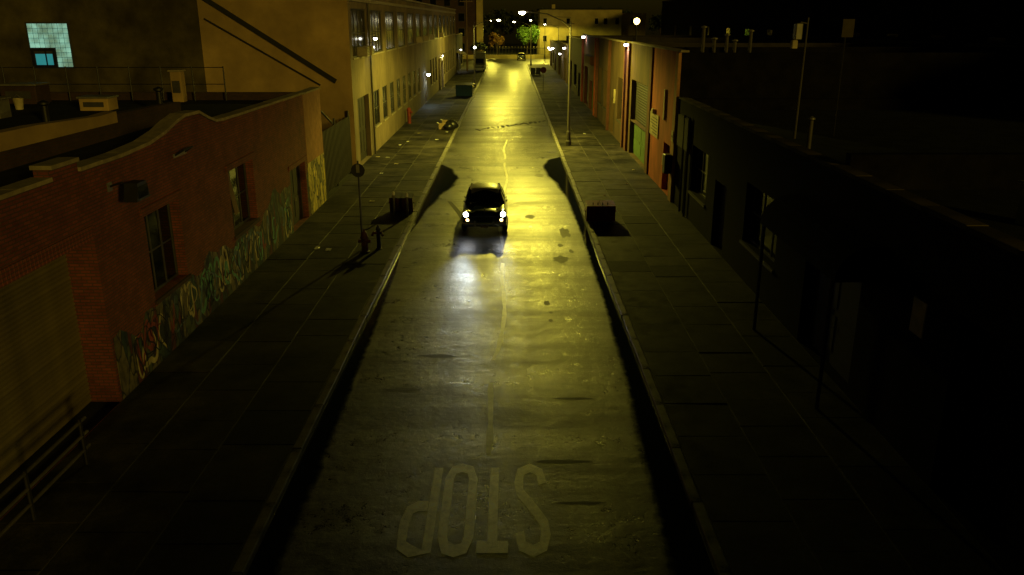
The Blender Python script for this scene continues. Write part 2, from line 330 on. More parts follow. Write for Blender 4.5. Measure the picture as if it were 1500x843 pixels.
class MB:
    def __init__(s): s.v = []; s.f = []
    def add(s, vs, fs):
        k = len(s.v); s.v += [tuple(p) for p in vs]; s.f += [tuple(i + k for i in f) for f in fs]; return s
    def box(s, x0, x1, y0, y1, z0, z1):
        return s.add([(x0, y0, z0), (x1, y0, z0), (x1, y1, z0), (x0, y1, z0), (x0, y0, z1), (x1, y0, z1), (x1, y1, z1), (x0, y1, z1)],
                     [(0, 3, 2, 1), (4, 5, 6, 7), (0, 1, 5, 4), (1, 2, 6, 5), (2, 3, 7, 6), (3, 0, 4, 7)])
    def cbox(s, x0, x1, y0, y1, z0, z1, c=0.02):
        """box with chamfered top and vertical edges"""
        def ring(z, i): return [(x0 + c + i, y0 + i, z), (x1 - c - i, y0 + i, z), (x1 - i, y0 + c + i, z), (x1 - i, y1 - c - i, z), (x1 - c - i, y1 - i, z), (x0 + c + i, y1 - i, z), (x0 + i, y1 - c - i, z), (x0 + i, y0 + c + i, z)]
        return s.loft([ring(z0 , 0), ring(z1 - c, 0), ring(z1, c)])
    def quad(s, a, b, c, d): return s.add([a, b, c, d], [(0, 1, 2, 3)])
    def loft(s, rings, cap=True):
        n = len(rings[0]); vs = [p for r in rings for p in r]; fs = []
        for i in range(len(rings) - 1):
            for j in range(n):
                fs.append((i * n + j, i * n + (j + 1) % n, (i + 1) * n + (j + 1) % n, (i + 1) * n + j))
        if cap: fs.append(tuple(reversed(range(n)))); fs.append(tuple(range((len(rings) - 1) * n, len(rings) * n)))
        return s.add(vs, fs)
    def tube(s, pts, r, n=8, cap=True):
        pts = [Vector(p) for p in pts]; rs = r if isinstance(r, (list, tuple)) else [r] * len(pts)
        rings = []
        for i, p in enumerate(pts):
            d = (pts[min(i + 1, len(pts) - 1)] - pts[max(i - 1, 0)]).normalized()
            up = Vector((0, 0, 1)) if abs(d.z) < 0.9 else Vector((1, 0, 0))
            a = d.cross(up).normalized(); b = d.cross(a)
            rings.append([p + (a * math.cos(t) + b * math.sin(t)) * rs[i] for t in [2 * math.pi * k / n for k in range(n)]])
        return s.loft(rings, cap)
    def lathe(s, c, prof, n=12, axis='z'):
        rings = []
        for r, h in prof:
            rg = []
            for k in range(n):
                t = 2 * math.pi * k / n
                a, b = r * math.cos(t), r * math.sin(t)
                rg.append((c[0] + a, c[1] + b, c[2] + h) if axis == 'z' else ((c[0] + h, c[1] + a, c[2] + b) if axis == 'x' else (c[0] + a, c[1] + h, c[2] - b)))
            rings.append(rg)
        return s.loft(rings)
    def prism(s, poly, d0, d1, plane='yz'):
        """extrude a 2-D outline; plane yz -> along x, xz -> along y, xy -> along z"""
        f = {'yz': lambda u, v, d: (d, u, v), 'xz': lambda u, v, d: (u, d, v), 'xy': lambda u, v, d: (u, v, d)}[plane]
        return s.loft([[f(u, v, d0) for u, v in poly], [f(u, v, d1) for u, v in poly]])
    def mesh(s, name, m=None, off=None, smooth=False, fix=True):
        me = bpy.data.meshes.new(name)
        off = off or Vector((0, 0, 0))
        me.from_pydata([(x - off[0], y - off[1], z - off[2]) for x, y, z in s.v], [], s.f)
        if fix:
            import bmesh
            bm = bmesh.new(); bm.from_mesh(me); bmesh.ops.recalc_face_normals(bm, faces=bm.faces); bm.to_mesh(me); bm.free()
        if m: me.materials.append(m)
        if smooth:
            for p in me.polygons: p.use_smooth = True
            try: me.set_sharp_from_angle(angle=R(40))
            except Exception: pass
        return me
    def build(s, name, m, parent=None, smooth=False, fix=True):
        off = ORG.get(parent, Vector((0, 0, 0))) if parent else Vector((0, 0, 0))
        return link(name, s.mesh(name, m, off, smooth, fix), parent)

def copy_tree(o, parent=None):
    c = o.copy(); col.objects.link(c); c.parent = parent; ORG[c] = ORG.get(o, Vector((0, 0, 0)))
    for ch in list(o.children): copy_tree(ch, c)
    return c
def light(name, kind, parent, loc, energy, color, radius=0.1, aim=None, angle=150, blend=0.4):
    d = bpy.data.lights.new(name, kind); d.energy = energy; d.color = color; d.shadow_soft_size = radius
    o = bpy.data.objects.new(name, d); col.objects.link(o)
    if parent: o.parent = parent
    o.location = Vector(loc) - ORG.get(parent, Vector((0, 0, 0)))
    if kind == 'SPOT':
        d.spot_size = R(angle); d.spot_blend = blend
        o.rotation_euler = (Vector(aim or (0, 0, -1))).to_track_quat('-Z', 'Y').to_euler()
    return o

# ================================================================== THE GROUND
KL, KR = -4.27, 3.32          # kerb faces
FL, FR = -9.0, 7.9            # building fronts
Y0, Y1 = -25.0, 171.0
def strip(x0, x1, y0, y1, z): return MB().add([(x0, y0, z), (x1, y0, z), (x1, y1, z), (x0, y1, z)], [(0, 1, 2, 3)])
lab(strip(-1500, 1500, -300, 2500, -0.03).build('ground', M['ground'], fix=False), kind='structure')
road = lab(strip(KL, KR, Y0, Y1, 0).build('road', M['asphalt'], fix=False), kind='structure')
cross = lab(strip(-120, 120, Y1, 199, 0).build('cross_street', M['asphalt'], fix=False), kind='structure')

def sidewalk(name, x0, x1, ncol, sw):
    base = lab(MB().box(min(x0, x1), max(x0, x1), Y0, Y1 - .3, -0.02, 0.118).build(name, M['joint']), kind='structure')
    w = (max(x0, x1) - min(x0, x1)) / ncol; g = 0.012
    meshes = {}
    for l in (1.3, 1.55, 2.1):
        for mt_ in ('slab', 'slabdark'):
            c = 0.012; x, y = w / 2 - g * .8, l / 2 - .004; z = 0.13
            mb = MB(); mb.loft([[(-x, -y, .10), (x, -y, .10), (x, y, .10), (-x, y, .10)], [(-x, -y, z - c), (x, -y, z - c), (x, y, z - c), (-x, y, z - c)],
                                [(-x + c, -y + c, z), (x - c, -y + c, z), (x - c, y - c, z), (-x + c, y - c, z)]])
            meshes[l, mt_] = mb.mesh('slab', M[mt_])
    for i in range(ncol):
        y = 7.0 - rnd.uniform(0, 1)
        while y < 150:
            l = rnd.choice((1.3, 1.55, 1.55, 2.1)); mt_ = 'slabdark' if rnd.random() < .13 else 'slab'
            o = link('slab', meshes[l, mt_], base, (min(x0, x1) + w * (i + .5), y + l / 2, rnd.uniform(-.006, .007)))
            o.rotation_euler = (R(rnd.uniform(-.4, .4)), R(rnd.uniform(-.4, .4)), R(rnd.uniform(-.25, .25)))
            y += l
    kb = MB(); kb.prism([(0, -.05), (.21, -.05), (.21, .12), (.19, .145), (.03, .145), (0, .12)], -.985, .985, 'xz')
    km = kb.mesh('kerb_stone', M['kerb'])
    y = Y0 + 1
    xk = x1
    sgn = 1 if x1 < 0 else -1
    while y < Y1:
        o = link('kerb_stone', km, base, (xk + rnd.uniform(-.012, .012), y, rnd.uniform(-.012, .008)))
        o.rotation_euler = (R(rnd.uniform(-.2, .2)), 0, R(rnd.uniform(-.35, .35)) + (0 if sgn > 0 else math.pi))
        y += 2.0
    return base
sidewalk('sidewalk_left', FL, KL - .21, 3, 1)
sidewalk('sidewalk_right', FR, KR + .21, 3, -1)
def blob(name, pts, z, m, label, cat, kind='structure', jit=0.05):
    """flat patch from an outline with a ragged edge"""
    out = []
    for _ in range(2):
        q = []
        for a, b in zip(pts, pts[1:] + pts[:1]): q += [(a[0] * .75 + b[0] * .25, a[1] * .75 + b[1] * .25), (a[0] * .25 + b[0] * .75, a[1] * .25 + b[1] * .75)]
        pts = q
    n = len(pts)
    for i in range(n):
        a, b = Vector(pts[i]), Vector(pts[(i + 1) % n])
        steps = max(1, int((b - a).length / .25))
        for k in range(steps):
            p = a.lerp(b, k / steps); w = jit * (1.3 * math.sin(p.y * .9) + .8 * math.sin(p.y * 2.3 + 1) + .35 * math.sin(p.y * 7.1) + rnd.uniform(-.35, .35)); out.append((p.x + w, p.y + rnd.uniform(-jit, jit) * .3))
    mb = MB(); mb.add([(x, y, z) for x, y in out], [tuple(range(len(out)))])
    o = mb.build(name, m, fix=False)
    return lab(o, label, cat, kind=kind)
def gutter_patch(xk, prof, label, soft=.3):
    """dark glossy sheet from the kerb outwards; the rim thins out and breaks up (edge attribute -> ragged fringe)"""
    mb = MB(); al = []; rows = []
    y = prof[0][0]
    while y >= prof[-1][0]:
        for (ya, xa), (yb, xb) in zip(prof[:-1], prof[1:]):
            if ya >= y >= yb:
                t = (ya - y) / (ya - yb); t = t * t * (3 - 2 * t); xe = xa + (xb - xa) * t; break
        rows.append((y, xe)); y -= .25
    me = bpy.data.meshes.new('gutter_patch'); vs, fs = [], []
    for k, (y, xe) in enumerate(rows):
        w = xe - xk; d = min(soft, abs(w) * .6) * (1 if w > 0 else -1)
        vs += [(xk, y, .004), (xe - d, y, .004), (xe + d * .5, y, .004)]
        e = min(1, k / 4, (len(rows) - 1 - k) / 4); al += [e, e, 0]
        if k: a = 3 * (k - 1); b = 3 * k; fs += [(a, a + 1, b + 1, b), (a + 1, a + 2, b + 2, b + 1)]
    me.from_pydata(vs, [], fs); at = me.attributes.new('depth', 'FLOAT', 'POINT')
    for q, v in enumerate(al): at.data[q].value = v
    me.materials.append(M['gutter_patch'])
    o = link('gutter_patch', me); lab(o, label, 'gutter_patch', kind='structure')
def gutter_patch_mat():
    m, nt, N, L, b = _nt('gutter_patch')
    b.inputs['Base Color'].default_value = (.008, .008, .007, 1); b.inputs['Roughness'].default_value = .1; b.inputs['Specular IOR Level'].default_value = .4
    a = N.new('ShaderNodeAttribute'); a.attribute_name = 'depth'
    tc = N.new('ShaderNodeTexCoord'); n = N.new('ShaderNodeTexNoise'); n.inputs['Scale'].default_value = 3.5; n.inputs['Detail'].default_value = 8; n.inputs['Roughness'].default_value = .7; L.new(tc.outputs['Object'], n.inputs['Vector'])
    ad = N.new('ShaderNodeMath'); ad.operation = 'ADD'; L.new(a.outputs['Fac'], ad.inputs[0]); L.new(n.outputs['Fac'], ad.inputs[1])
    r = N.new('ShaderNodeMapRange'); r.inputs[1].default_value = .62; r.inputs[2].default_value = 1.05; L.new(ad.outputs[0], r.inputs[0])
    tr = N.new('ShaderNodeBsdfTransparent'); mx = N.new('ShaderNodeMixShader'); L.new(r.outputs[0], mx.inputs[0]); L.new(tr.outputs[0], mx.inputs[1]); L.new(b.outputs[0], mx.inputs[2])
    L.new(mx.outputs[0], N['Material Output'].inputs['Surface']); return m
M['gutter_patch'] = gutter_patch_mat()
gutter_patch(KR - .01, [(54, 3.25), (52.2, 2.4), (50, 2.05), (47.5, 2.15), (44, 2.6), (40, 2.9), (33, 3.0), (25, 3.0), (19, 2.9), (14.5, 2.72), (10, 2.6), (5, 2.55)], 'dark glossy band along the right gutter')
gutter_patch(KL + .01, [(51, -4.2), (48.6, -3.4), (46, -2.95), (44, -3.1), (41, -3.6), (37, -4.0), (33, -4.2)], 'dark glossy rounded patch against the left kerb')
gutter_patch(KL + .01, [(31, -4.22), (27, -4.05), (20, -3.9), (13, -3.8), (7, -3.75)], 'long thin strip of painted shade in the left gutter near the stop lettering')  # lamp falloff in the near gutter laid down as a dark strip
for i, (x, y, rx, ry) in enumerate([(1.9, 29.5, .3, .5), (2.3, 33.5, .25, .9), (-1.9, 20.2, .5, .12), (1.5, 17.6, .5, .06), (1.1, 14.7, .6, .07), (1.15, 24.5, .1, .25), (-2.6, 18.1, .5, .1), (.9, 36.5, .25, .4), (1.7, 47, .3, .6), (2.0, 31.5, .12, .3), (2.35, 30.6, .1, .3), (1.2, 22.9, .07, .12), (1.25, 23.6, .06, .1), (1.3, 13.2, .5, .05)]):
    pts = [(x + rx * math.cos(t) * rnd.uniform(.65, 1.2), y + ry * math.sin(t) * rnd.uniform(.65, 1.2)) for t in [2 * math.pi * k / 23 for k in range(23)]]
    blob('asphalt_patch', pts, .003, M['repair'], None, None, jit=.012)
mb = MB()                                     # dark diagonal strip on the road
pts = [(-3.0, 39.6), (-2.4, 37.6), (-1.98, 35.9)]
mb.add([(-3.1, 39.8, .006), (-2.9, 39.8, .006), (-2.3, 37.5, .006), (-1.9, 35.6, .006), (-2.1, 35.4, .006), (-2.52, 37.4, .006)], [(0, 5, 2, 1), (5, 4, 3, 2)])
lab(mb.build('dark_road_strip', M['tar'], fix=False), kind='structure')
# worn centre line, wavering
cl = empty('centre_line', (0, 9, 0), 'thin wavering worn centre line down the asphalt', 'road marking')
mb = MB(); prev = None
y = 15.0
while y < 62:
    x = -.30 + .09 * math.sin(y * .31) + .05 * math.sin(y * .83 + 1) - (.1 if y < 20 else 0); w = .045 + .03 * math.sin(y * 1.7) ** 2
    if prev and math.sin(y * .57) > -.93: mb.quad((prev[0] - prev[2], prev[1], .003), (prev[0] + prev[2], prev[1], .003), (x + w, y, .003), (x - w, y, .003))
    elif mb.f: mb.build('line_segment', M['seam'], cl, fix=False); mb = MB()
    prev = (x, y, w); y += .7
mb.build('line_segment', M['seam'], cl, fix=False)
# a row of small dark blots straight across the street
mt = MB(); mt.add([(.15 * math.cos(t) * (1 + .3 * math.sin(3 * t)), .75 * math.sin(t), .006) for t in [2 * math.pi * k / 9 for k in range(9)]], [tuple(range(9))])
mtm = mt.mesh('tar_blot', M['tar'], fix=False)
rowp = empty('tar_blot_row', (0, 70, 0)); rowp['kind'] = 'structure'
for i in range(15):
    o = link('tar_blot', mtm, rowp, (-2.6 + i * .4, -2.2 + i * .42 + rnd.uniform(-.2, .2), 0)); o.rotation_euler.z = rnd.uniform(-.4, .4); s = rnd.uniform(.7, 1.25); o.scale = (s, s, 1)

# STOP, read from the other end of the street (turned half round)
stop = empty('stop_lettering', (0, 0, 0), 'worn STOP lettering painted across the asphalt lane', 'road marking')
def letter(segs, x0, name='letter'):
    mb = MB()
    for poly in segs:
        mb.add([(x0 + u, v, .008) for u, v in poly], [tuple(range(len(poly)))])
    o = mb.build(name, M['paint'], stop, fix=False); return o
H0, H1 = 11.75, 14.45          # top of the letters is nearest the camera
def yy(t): return H1 - t * (H1 - H0)      # t 0 = foot of the letter, 1 = head
def ring_strip(pts, w):
    """stroke polygons along a polyline, w = (wx, wy) half widths"""
    segs = []
    for (a, b) in zip(pts[:-1], pts[1:]):
        ax, ay = a; bx, by = b
        dx, dy = bx - ax, by - ay; l = math.hypot(dx * 2.2, dy) or 1
        nx, ny = -dy / l, dx * 2.2 / l
        segs.append([(ax + nx * w[0], ay + ny * w[1]), (bx + nx * w[0], by + ny * w[1]), (bx - nx * w[0], by - ny * w[1]), (ax - nx * w[0], ay - ny * w[1])])
    return segs
def stroke(ptsuv, x0, wl=.46):
    """a closed or open stroke as one ribbon; u to the letter's right (which is -x), t up (towards camera)"""
    P = [Vector((x0 - u * wl, yy(t))) for u, t in ptsuv]
    mb = MB(); n = len(P); L_, R_ = [], []
    for i in range(n):
        closed = (P[0] - P[-1]).length < 1e-5
        a = P[i - 1] if i > 0 else (P[-2] if closed else P[i]); b = P[i + 1] if i < n - 1 else (P[1] if closed else P[i])
        d = b - a; d = Vector((d.x * 2.4, d.y)); d.normalize(); nrm = Vector((-d.y, d.x))
        off = Vector((nrm.x * .085, nrm.y * .17))
        L_.append(P[i] + off); R_.append(P[i] - off)
    for i in range(n - 1): mb.quad((*L_[i], .003), (*L_[i + 1], .003), (*R_[i + 1], .003), (*R_[i], .003))
    return mb
arcO = [(.5 + .5 * math.cos(t), (.12 + .12 * math.sin(t)) if math.sin(t) < 0 else (.88 + .12 * math.sin(t))) for t in []]
O_ = [(0, .15), (.15, .03), (.5, 0), (.85, .03), (1, .15), (1, .85), (.85, .97), (.5, 1), (.15, .97), (0, .85), (0, .15)]
S_ = [(0, .22), (.1, .06), (.5, 0), (.9, .06), (1, .2), (.95, .33), (.6, .46), (.3, .58), (.04, .7), (0, .82), (.12, .95), (.5, 1), (.9, .95), (1, .80)]
T1 = [(.5, 0), (.5, 1)]; T2 = [(-.08, .96), (1.08, .96)]
P1 = [(0, 0), (0, 1), (.6, 1), (.95, .94), (1, .8), (1, .68), (.9, .55), (.6, .5), (.2, .5)]
S = stroke(S_, .62); S.build('letter', M['paint'], stop, fix=False)
t = stroke(T1, -.08); t2 = stroke(T2, -.08); t.build('letter', M['paint'], stop, fix=False)
t2.v = [(x, yv, .005) for x, yv, z in t2.v]; t2.build('letter_bar', M['paint'], stop, fix=False)
stroke(O_, -.72).build('letter', M['paint'], stop, fix=False)
stroke(P1, -1.42).build('letter', M['paint'], stop, fix=False)

# ================================================================== BUILDINGS
def facade_cells(mb, X, y0, y1, z0, z1, ops, depth, out, skip=None):
    """front wall at x = X with openings (ya, yb, za, zb) and reveals going inwards; out = +1/-1 is the outward side"""
    ys = sorted({y0, y1, *[v for o in ops for v in (o[0], o[1]) if y0 < v < y1]}); zs = sorted({z0, z1, *[v for o in ops for v in (o[2], o[3]) if z0 < v < z1]})
    for ya, yb in zip(ys[:-1], ys[1:]):
        for za, zb in zip(zs[:-1], zs[1:]):
            cy, cz = (ya + yb) / 2, (za + zb) / 2
            if any(o[0] < cy < o[1] and o[2] < cz < o[3] for o in ops): continue
            mb.quad((X, ya, za), (X, yb, za), (X, yb, zb), (X, ya, zb))
    Xi = X - out * depth
    for o in ops:
        if o is skip: continue
        ya, yb, za, zb = max(o[0], y0), min(o[1], y1), max(o[2], z0), min(o[3], z1)
        mb.quad((X, ya, za), (Xi, ya, za), (Xi, ya, zb), (X, ya, zb)); mb.quad((X, yb, za), (Xi, yb, za), (Xi, yb, zb), (X, yb, zb))
        mb.quad((X, ya, zb), (Xi, ya, zb), (Xi, yb, zb), (X, yb, zb)); mb.quad((X, ya, za), (Xi, ya, za), (Xi, yb, za), (X, yb, za))

def shell(root, X, y0, y1, h, depth, wall, ops, rec=0.3, side=None, parapet=0.5, roofm='roof', out=None, name='wall'):
    """street building: street wall with openings, plain other walls with parapets, roof deck"""
    out = out or (1 if X < 0 else -1)
    Xb = X - out * depth
    mb = MB(); facade_cells(mb, X, y0, y1, -.02, h, ops, rec, out)
    t = .28
    mb.quad((X, y0, h), (X - out * t, y0, h), (X - out * t, y1, h), (X, y1, h))
    mb.quad((X - out * t, y0 + t, h), (X - out * t, y1 - t, h), (X - out * t, y1 - t, h - parapet - .1), (X - out * t, y0 + t, h - parapet - .1))
    w = mb.build(name, M[wall], root, fix=False)
    ms = MB()
    for ya, yb in ((y0, y0 + t), (y1 - t, y1)):
        xa, xb = sorted((X - out * .002, Xb)); ms.box(xa, xb, ya + .002, yb - .002, -.02, h - .003)
    xa, xb = sorted((Xb, Xb + out * t)); ms.box(xa, xb, y0 + t, y1 - t, -.02, h - .003)
    ms.build('side_wall', M[side or wall], root)
    xa, xb = sorted((X - out * (rec + .35), Xb + out * t))
    MB().box(xa, xb, y0 + t, y1 - t, h - parapet - .2, h - parapet).build('roof', M[roofm], root)
    return w

def coping(root, X, y0, y1, h, out, m='coping', step=1.6, over=.06, th=.09):
    n = max(1, round((y1 - y0) / step)); l = (y1 - y0) / n
    xa, xb = sorted((X + out * over, X - out * .34))
    me = MB().cbox(xa - X, xb - X, -l / 2 + .006, l / 2 - .006, 0, th, .012).mesh('coping_stone', M[m])
    og = ORG[root]
    for i in range(n):
        o = link('coping_stone', me, root, (X - og.x + rnd.uniform(-.01, .01), y0 + l * (i + .5) - og.y, h - og.z + rnd.uniform(0, .012)))

def window(root, X, o, out, rec=.2, cols=3, rows=1, frame='frame', glass='glass', sill=None, name='window', fw=.07):
    ya, yb, za, zb = o
    xf = X - out * rec
    fr = MB(); a, b = sorted((xf, xf - out * .06))
    fr.box(a, b, ya, ya + fw, za, zb); fr.box(a, b, yb - fw, yb, za, zb); fr.box(a, b, ya + fw, yb - fw, za, za + fw); fr.box(a, b, ya + fw, yb - fw, zb - fw, zb)
    cw = (yb - ya - 2 * fw) / cols; rh = (zb - za - 2 * fw) / rows
    a2, b2 = sorted((xf - out * .006, xf - out * .054))
    for i in range(1, cols): fr.box(a2, b2, ya + fw + cw * i - .025, ya + fw + cw * i + .025, za + fw, zb - fw)
    for j in range(1, rows):
        for i in range(cols): fr.box(a2 + .002, b2 - .002, ya + fw + cw * i + .025, ya + fw + cw * (i + 1) - .025, za + fw + rh * j - .02, za + fw + rh * j + .02)
    w = fr.build(name, M[frame], root)
    for i in range(cols):
        g = MB(); xg = xf - out * (.03 + rnd.uniform(0, .008)); tl = rnd.uniform(-.006, .006)
        p0, p1 = ya + fw + cw * i + .02, ya + fw + cw * (i + 1) - .02
        xa, xb = sorted((xg, xg - out * .012))
        g.add([(xa, p0, za + fw), (xb, p0, za + fw), (xb + tl, p1, za + fw), (xa + tl, p1, za + fw), (xa, p0, zb - fw), (xb, p0, zb - fw), (xb + tl, p1, zb - fw), (xa + tl, p1, zb - fw)],
              [(0, 3, 2, 1), (4, 5, 6, 7), (0, 1, 5, 4), (1, 2, 6, 5), (2, 3, 7, 6), (3, 0, 4, 7)])
        g.build('pane', M[glass], w)
    if sill:
        xa, xb = sorted((X + out * .07, xf))
        MB().box(xa, xb, ya - .08, yb + .08, za - .10, za - .004).build('sill', M[sill], w)
    return w

def door(root, X, o, out, m='darkwood', rec=.25, panels=2, name='door', frame='frame', handle=True):
    ya, yb, za, zb = o; xf = X - out * rec
    mb = MB(); a, b = sorted((xf, xf - out * .05)); mb.box(a, b, ya + .06, yb - .06, za, zb - .06)
    d = mb.build(name, M[m], root)
    fr = MB(); a, b = sorted((xf + out * .03, xf - out * .055)); fr.box(a, b, ya, ya + .058, za, zb); fr.box(a, b, yb - .058, yb, za, zb); fr.box(a, b, ya + .058, yb - .058, zb - .058, zb)
    fr.build('frame', M[frame], d)
    w = (yb - ya - .12) / panels
    for i in range(panels):
        for zz0, zz1 in ((.12, .45), (.52, .94)):
            xa, xb = sorted((xf + out * .002, xf + out * .02))
            MB().box(xa, xb, ya + .06 + w * i + .08, ya + .06 + w * (i + 1) - .08, za + (zb - za) * zz0, za + (zb - za) * zz1).build('panel', M[m], d)
    if handle:
        MB().tube([(xf + out * .02, (ya + yb) / 2 + .1, za + 1.0), (xf + out * .08, (ya + yb) / 2 + .1, za + 1.0), (xf + out * .08, (ya + yb) / 2 + .1, za + 1.15)], .015, 6).build('handle', M['steel'], d)
    return d

def shutter(root, X, o, out, m='shutter', rec=.3, slat=.16, name='roller_shutter'):
    """roll-up shutter, each slat a piece"""
    ya, yb, za, zb = o; xf = X - out * rec
    bk = MB(); a, b = sorted((xf - out * .03, xf - out * .05)); bk.box(a, b, ya, yb, za, zb)
    s = bk.build(name, M[m], root)
    n = int((zb - za) / slat); h = (zb - za) / n; og = ORG[root]
    prof = [(0, 0), (.028, h * .2), (.034, h * .5), (.028, h * .8), (0, h)]
    me = MB().prism([(out * u, v) for u, v in prof], -(yb - ya) / 2 + .01, (yb - ya) / 2 - .01, 'xz').mesh('slat', M[m])
    for i in range(n): link('slat', me, s, (xf - out * .03 - og.x, (ya + yb) / 2 - og.y, za + i * h + .004 - og.z))
    return s

# ---------------- the low red brick building on the left
def low_brick():
    y0, y1, h = -6.0, 39.6, 5.35
    rt = empty('brick_building', (FL, 17, 0), 'low red brick building with curved parapet and graffiti along its base', 'building')
    ops = [(5.5, 17.2, .13, 4.0), (19.7, 21.9, 1.75, 3.92), (26.0, 28.6, 1.8, 3.92), (33.3, 35.9, .13, 2.65)]
    mb = MB(); facade_cells(mb, FL, y0, 36.3, -.02, h, ops, .3, 1, skip=ops[0])
    # deep jambs of the garage opening
    for a in (5.5, 17.2): mb.quad((FL, a, .13), (FL - .7, a, .13), (FL - .7, a, 4.0), (FL, a, 4.0))
    mb.quad((FL, 5.5, 4.0), (FL - .7, 5.5, 4.0), (FL - .7, 17.2, 4.0), (FL, 17.2, 4.0))
    # parapet with the curved gable
    prof = [(y0, 5.5), (15.9, 5.5), (15.9, 5.72), (17.0, 5.72), (17.0, 5.5), (19.0, 5.5), (20.5, 5.56), (21.4, 5.68), (22.2, 5.86), (22.9, 5.97), (24.0, 5.95), (24.7, 5.72), (25.3, 5.56), (26.0, 5.52), (36.3, 5.46)]
    for (ya, za), (yb, zb) in zip(prof[:-1], prof[1:]):
        if yb - ya < .01: continue
        t = .3
        mb.quad((FL, ya, h), (FL, yb, h), (FL, yb, zb), (FL, ya, za)); mb.quad((FL - t, ya, 4.7), (FL - t, yb, 4.7), (FL - t, yb, zb), (FL - t, ya, za))
        mb.quad((FL, ya, za), (FL - t, ya, za), (FL - t, yb, zb), (FL, yb, zb))
    for a, z in ((15.9, 5.72), (17.0, 5.72)): mb.quad((FL, a, 5.45), (FL - .3, a, 5.45), (FL - .3, a, z), (FL, a, z))
    mb.build('wall', M['brick'], rt, fix=False)
    # plastered end bay, 6 mm proud so that it is its own surface
    MB().box(FL - .5, FL + .015, 36.3, y1, 2.45, 5.44).build('end_bay', M['plaster'], rt)
    MB().box(FL - .5, FL + .019, 36.3, y1 - .002, -.02, 2.447).build('graffiti_panel', M['muralyellow'], rt)['label'] = 'yellow sprayed graffiti on the end bay'
    # graffiti band along the base: ragged top edge
    ys = [17.32 + i * .35 for i in range(46)]
    def top(y): return 1.72 + .16 * math.sin(y * 1.9) + .12 * math.sin(y * 4.3 + 1) - (.25 if y < 19 else 0) + (.5 if y > 29 else 0) * min(1, (y - 29) / 2)
    def seg(ya, yb, nm):
        m2 = MB(); q = [v for v in ys if ya < v < yb]; q = [ya] + q + [yb]
        poly = [(a, min(top(a), 9)) for a in q]
        for (a, ta), (b, tb) in zip(poly[:-1], poly[1:]):
            m2.quad((FL + .006, a, .12), (FL + .006, b, .12), (FL + .006, b, tb), (FL + .006, a, ta))
        o = m2.build(nm, M['mural'], rt, fix=False); return o
    def top_(y): return top(y)
    seg(17.3, 19.62, 'graffiti'); 
    # under the two windows the paint stops below the sill
    old = top
    top2 = lambda y: min(old(y), 1.6)
    def seg2(ya, yb, lim):
        m2 = MB(); q = [ya] + [v for v in ys if ya < v < yb] + [yb]
        for a, b in zip(q[:-1], q[1:]):
            m2.quad((FL + .006, a, .12), (FL + .006, b, .12), (FL + .006, b, min(old(b), lim)), (FL + .006, a, min(old(a), lim)))
        m2.build('graffiti', M['mural'], rt, fix=False)
    seg2(19.62, 21.98, 1.6); seg2(21.98, 25.92, 9); seg2(25.92, 28.7, 1.64); seg2(28.7, 33.2, 9); seg2(35.98, 36.29, 9)
    # upright sprayed strokes over the mural, one colour each
    gg = random.Random(5)
    def ok(y, z): return not ((19.55 < y < 22.05 or 25.85 < y < 28.75) and z > 1.55) and 17.35 < y < 33.15
    def ribbon(m3, pts, ws, x):
        pr = None
        for k, (y, z) in enumerate(pts):
            a = pts[max(k - 1, 0)]; b = pts[min(k + 1, len(pts) - 1)]; d = Vector((b[0] - a[0], b[1] - a[1])); d.normalize(); w = ws[k]
            cur = ((y - d.y * w, z + d.x * w), (y + d.y * w, z - d.x * w))
            if pr and ok(y, z) and ok(pts[k - 1][0], pts[k - 1][1]): m3.quad((x, *pr[0]), (x, *pr[1]), (x, *cur[1]), (x, *cur[0]))
            pr = cur
    for m_, nst, cc in (('spray_pale', 17, 0), ('spray_teal', 13, 1), ('spray_blue', 10, 2), ('spray_red', 6, 3), ('spray_ink', 30, 4)):
        m3 = MB(); x = FL + .009 + cc * .0015
        for q in range(nst):
            y = gg.uniform(17.7, 32.8); z = gg.uniform(.75, 1.15); a, b = gg.uniform(.12, .42), gg.uniform(.3, .62); t0 = gg.uniform(0, 6.28); n = 26
            span = gg.choice((6.4, 6.4, 4.6, 3.4)); sh_ = gg.uniform(-.3, .3); k3 = gg.uniform(.1, .35); wd = gg.uniform(.025, .075) * (.45 if cc == 4 else 1)
            pts = []
            for k in range(n):
                t = t0 + span * k / (n - 1); rr_ = 1 + k3 * math.sin(3 * t + q)
                yy_, zz_ = y + a * rr_ * math.cos(t), z + b * rr_ * math.sin(t); pts.append((yy_ + sh_ * (zz_ - z), max(.17, min(zz_, top(yy_) - .05))))
            ribbon(m3, pts, [wd * (.4 + .8 * math.sin(math.pi * k / (n - 1))) for k in range(n)], x)
        lab(m3.build('graffiti_strokes', M[m_], rt, fix=False), kind='stuff')
    # openings
    sh = shutter(rt, FL, (5.5, 17.2, .13, 4.0), 1, 'shutter', rec=.66, slat=.10, name='garage_shutter')
    for o in (ops[1], ops[2]): window(rt, FL, o, 1, rec=.26, cols=3, rows=2, frame='frame', sill='brickdark')
    b = MB()
    a0 = MB().add([(FL - .20, 26.9, 2.3), (FL - .20, 27.3, 2.3), (FL - .20, 26.6, 3.8), (FL - .20, 26.3, 3.8), (FL - .22, 26.9, 2.3), (FL - .22, 27.3, 2.3), (FL - .22, 26.6, 3.8), (FL - .22, 26.3, 3.8)],
                  [(0, 1, 2, 3), (4, 7, 6, 5), (0, 4, 5, 1), (1, 5, 6, 2), (2, 6, 7, 3), (3, 7, 4, 0)]).build('loose_board', M['wood'], rt)
    door(rt, FL, ops[3], 1, 'darkwood', rec=.28)
    # soldier course over the garage and lintels
    n = 90; me = MB().cbox(0, .035, -.055, .055, 0, .3, .006).mesh('brick', M['brick'])
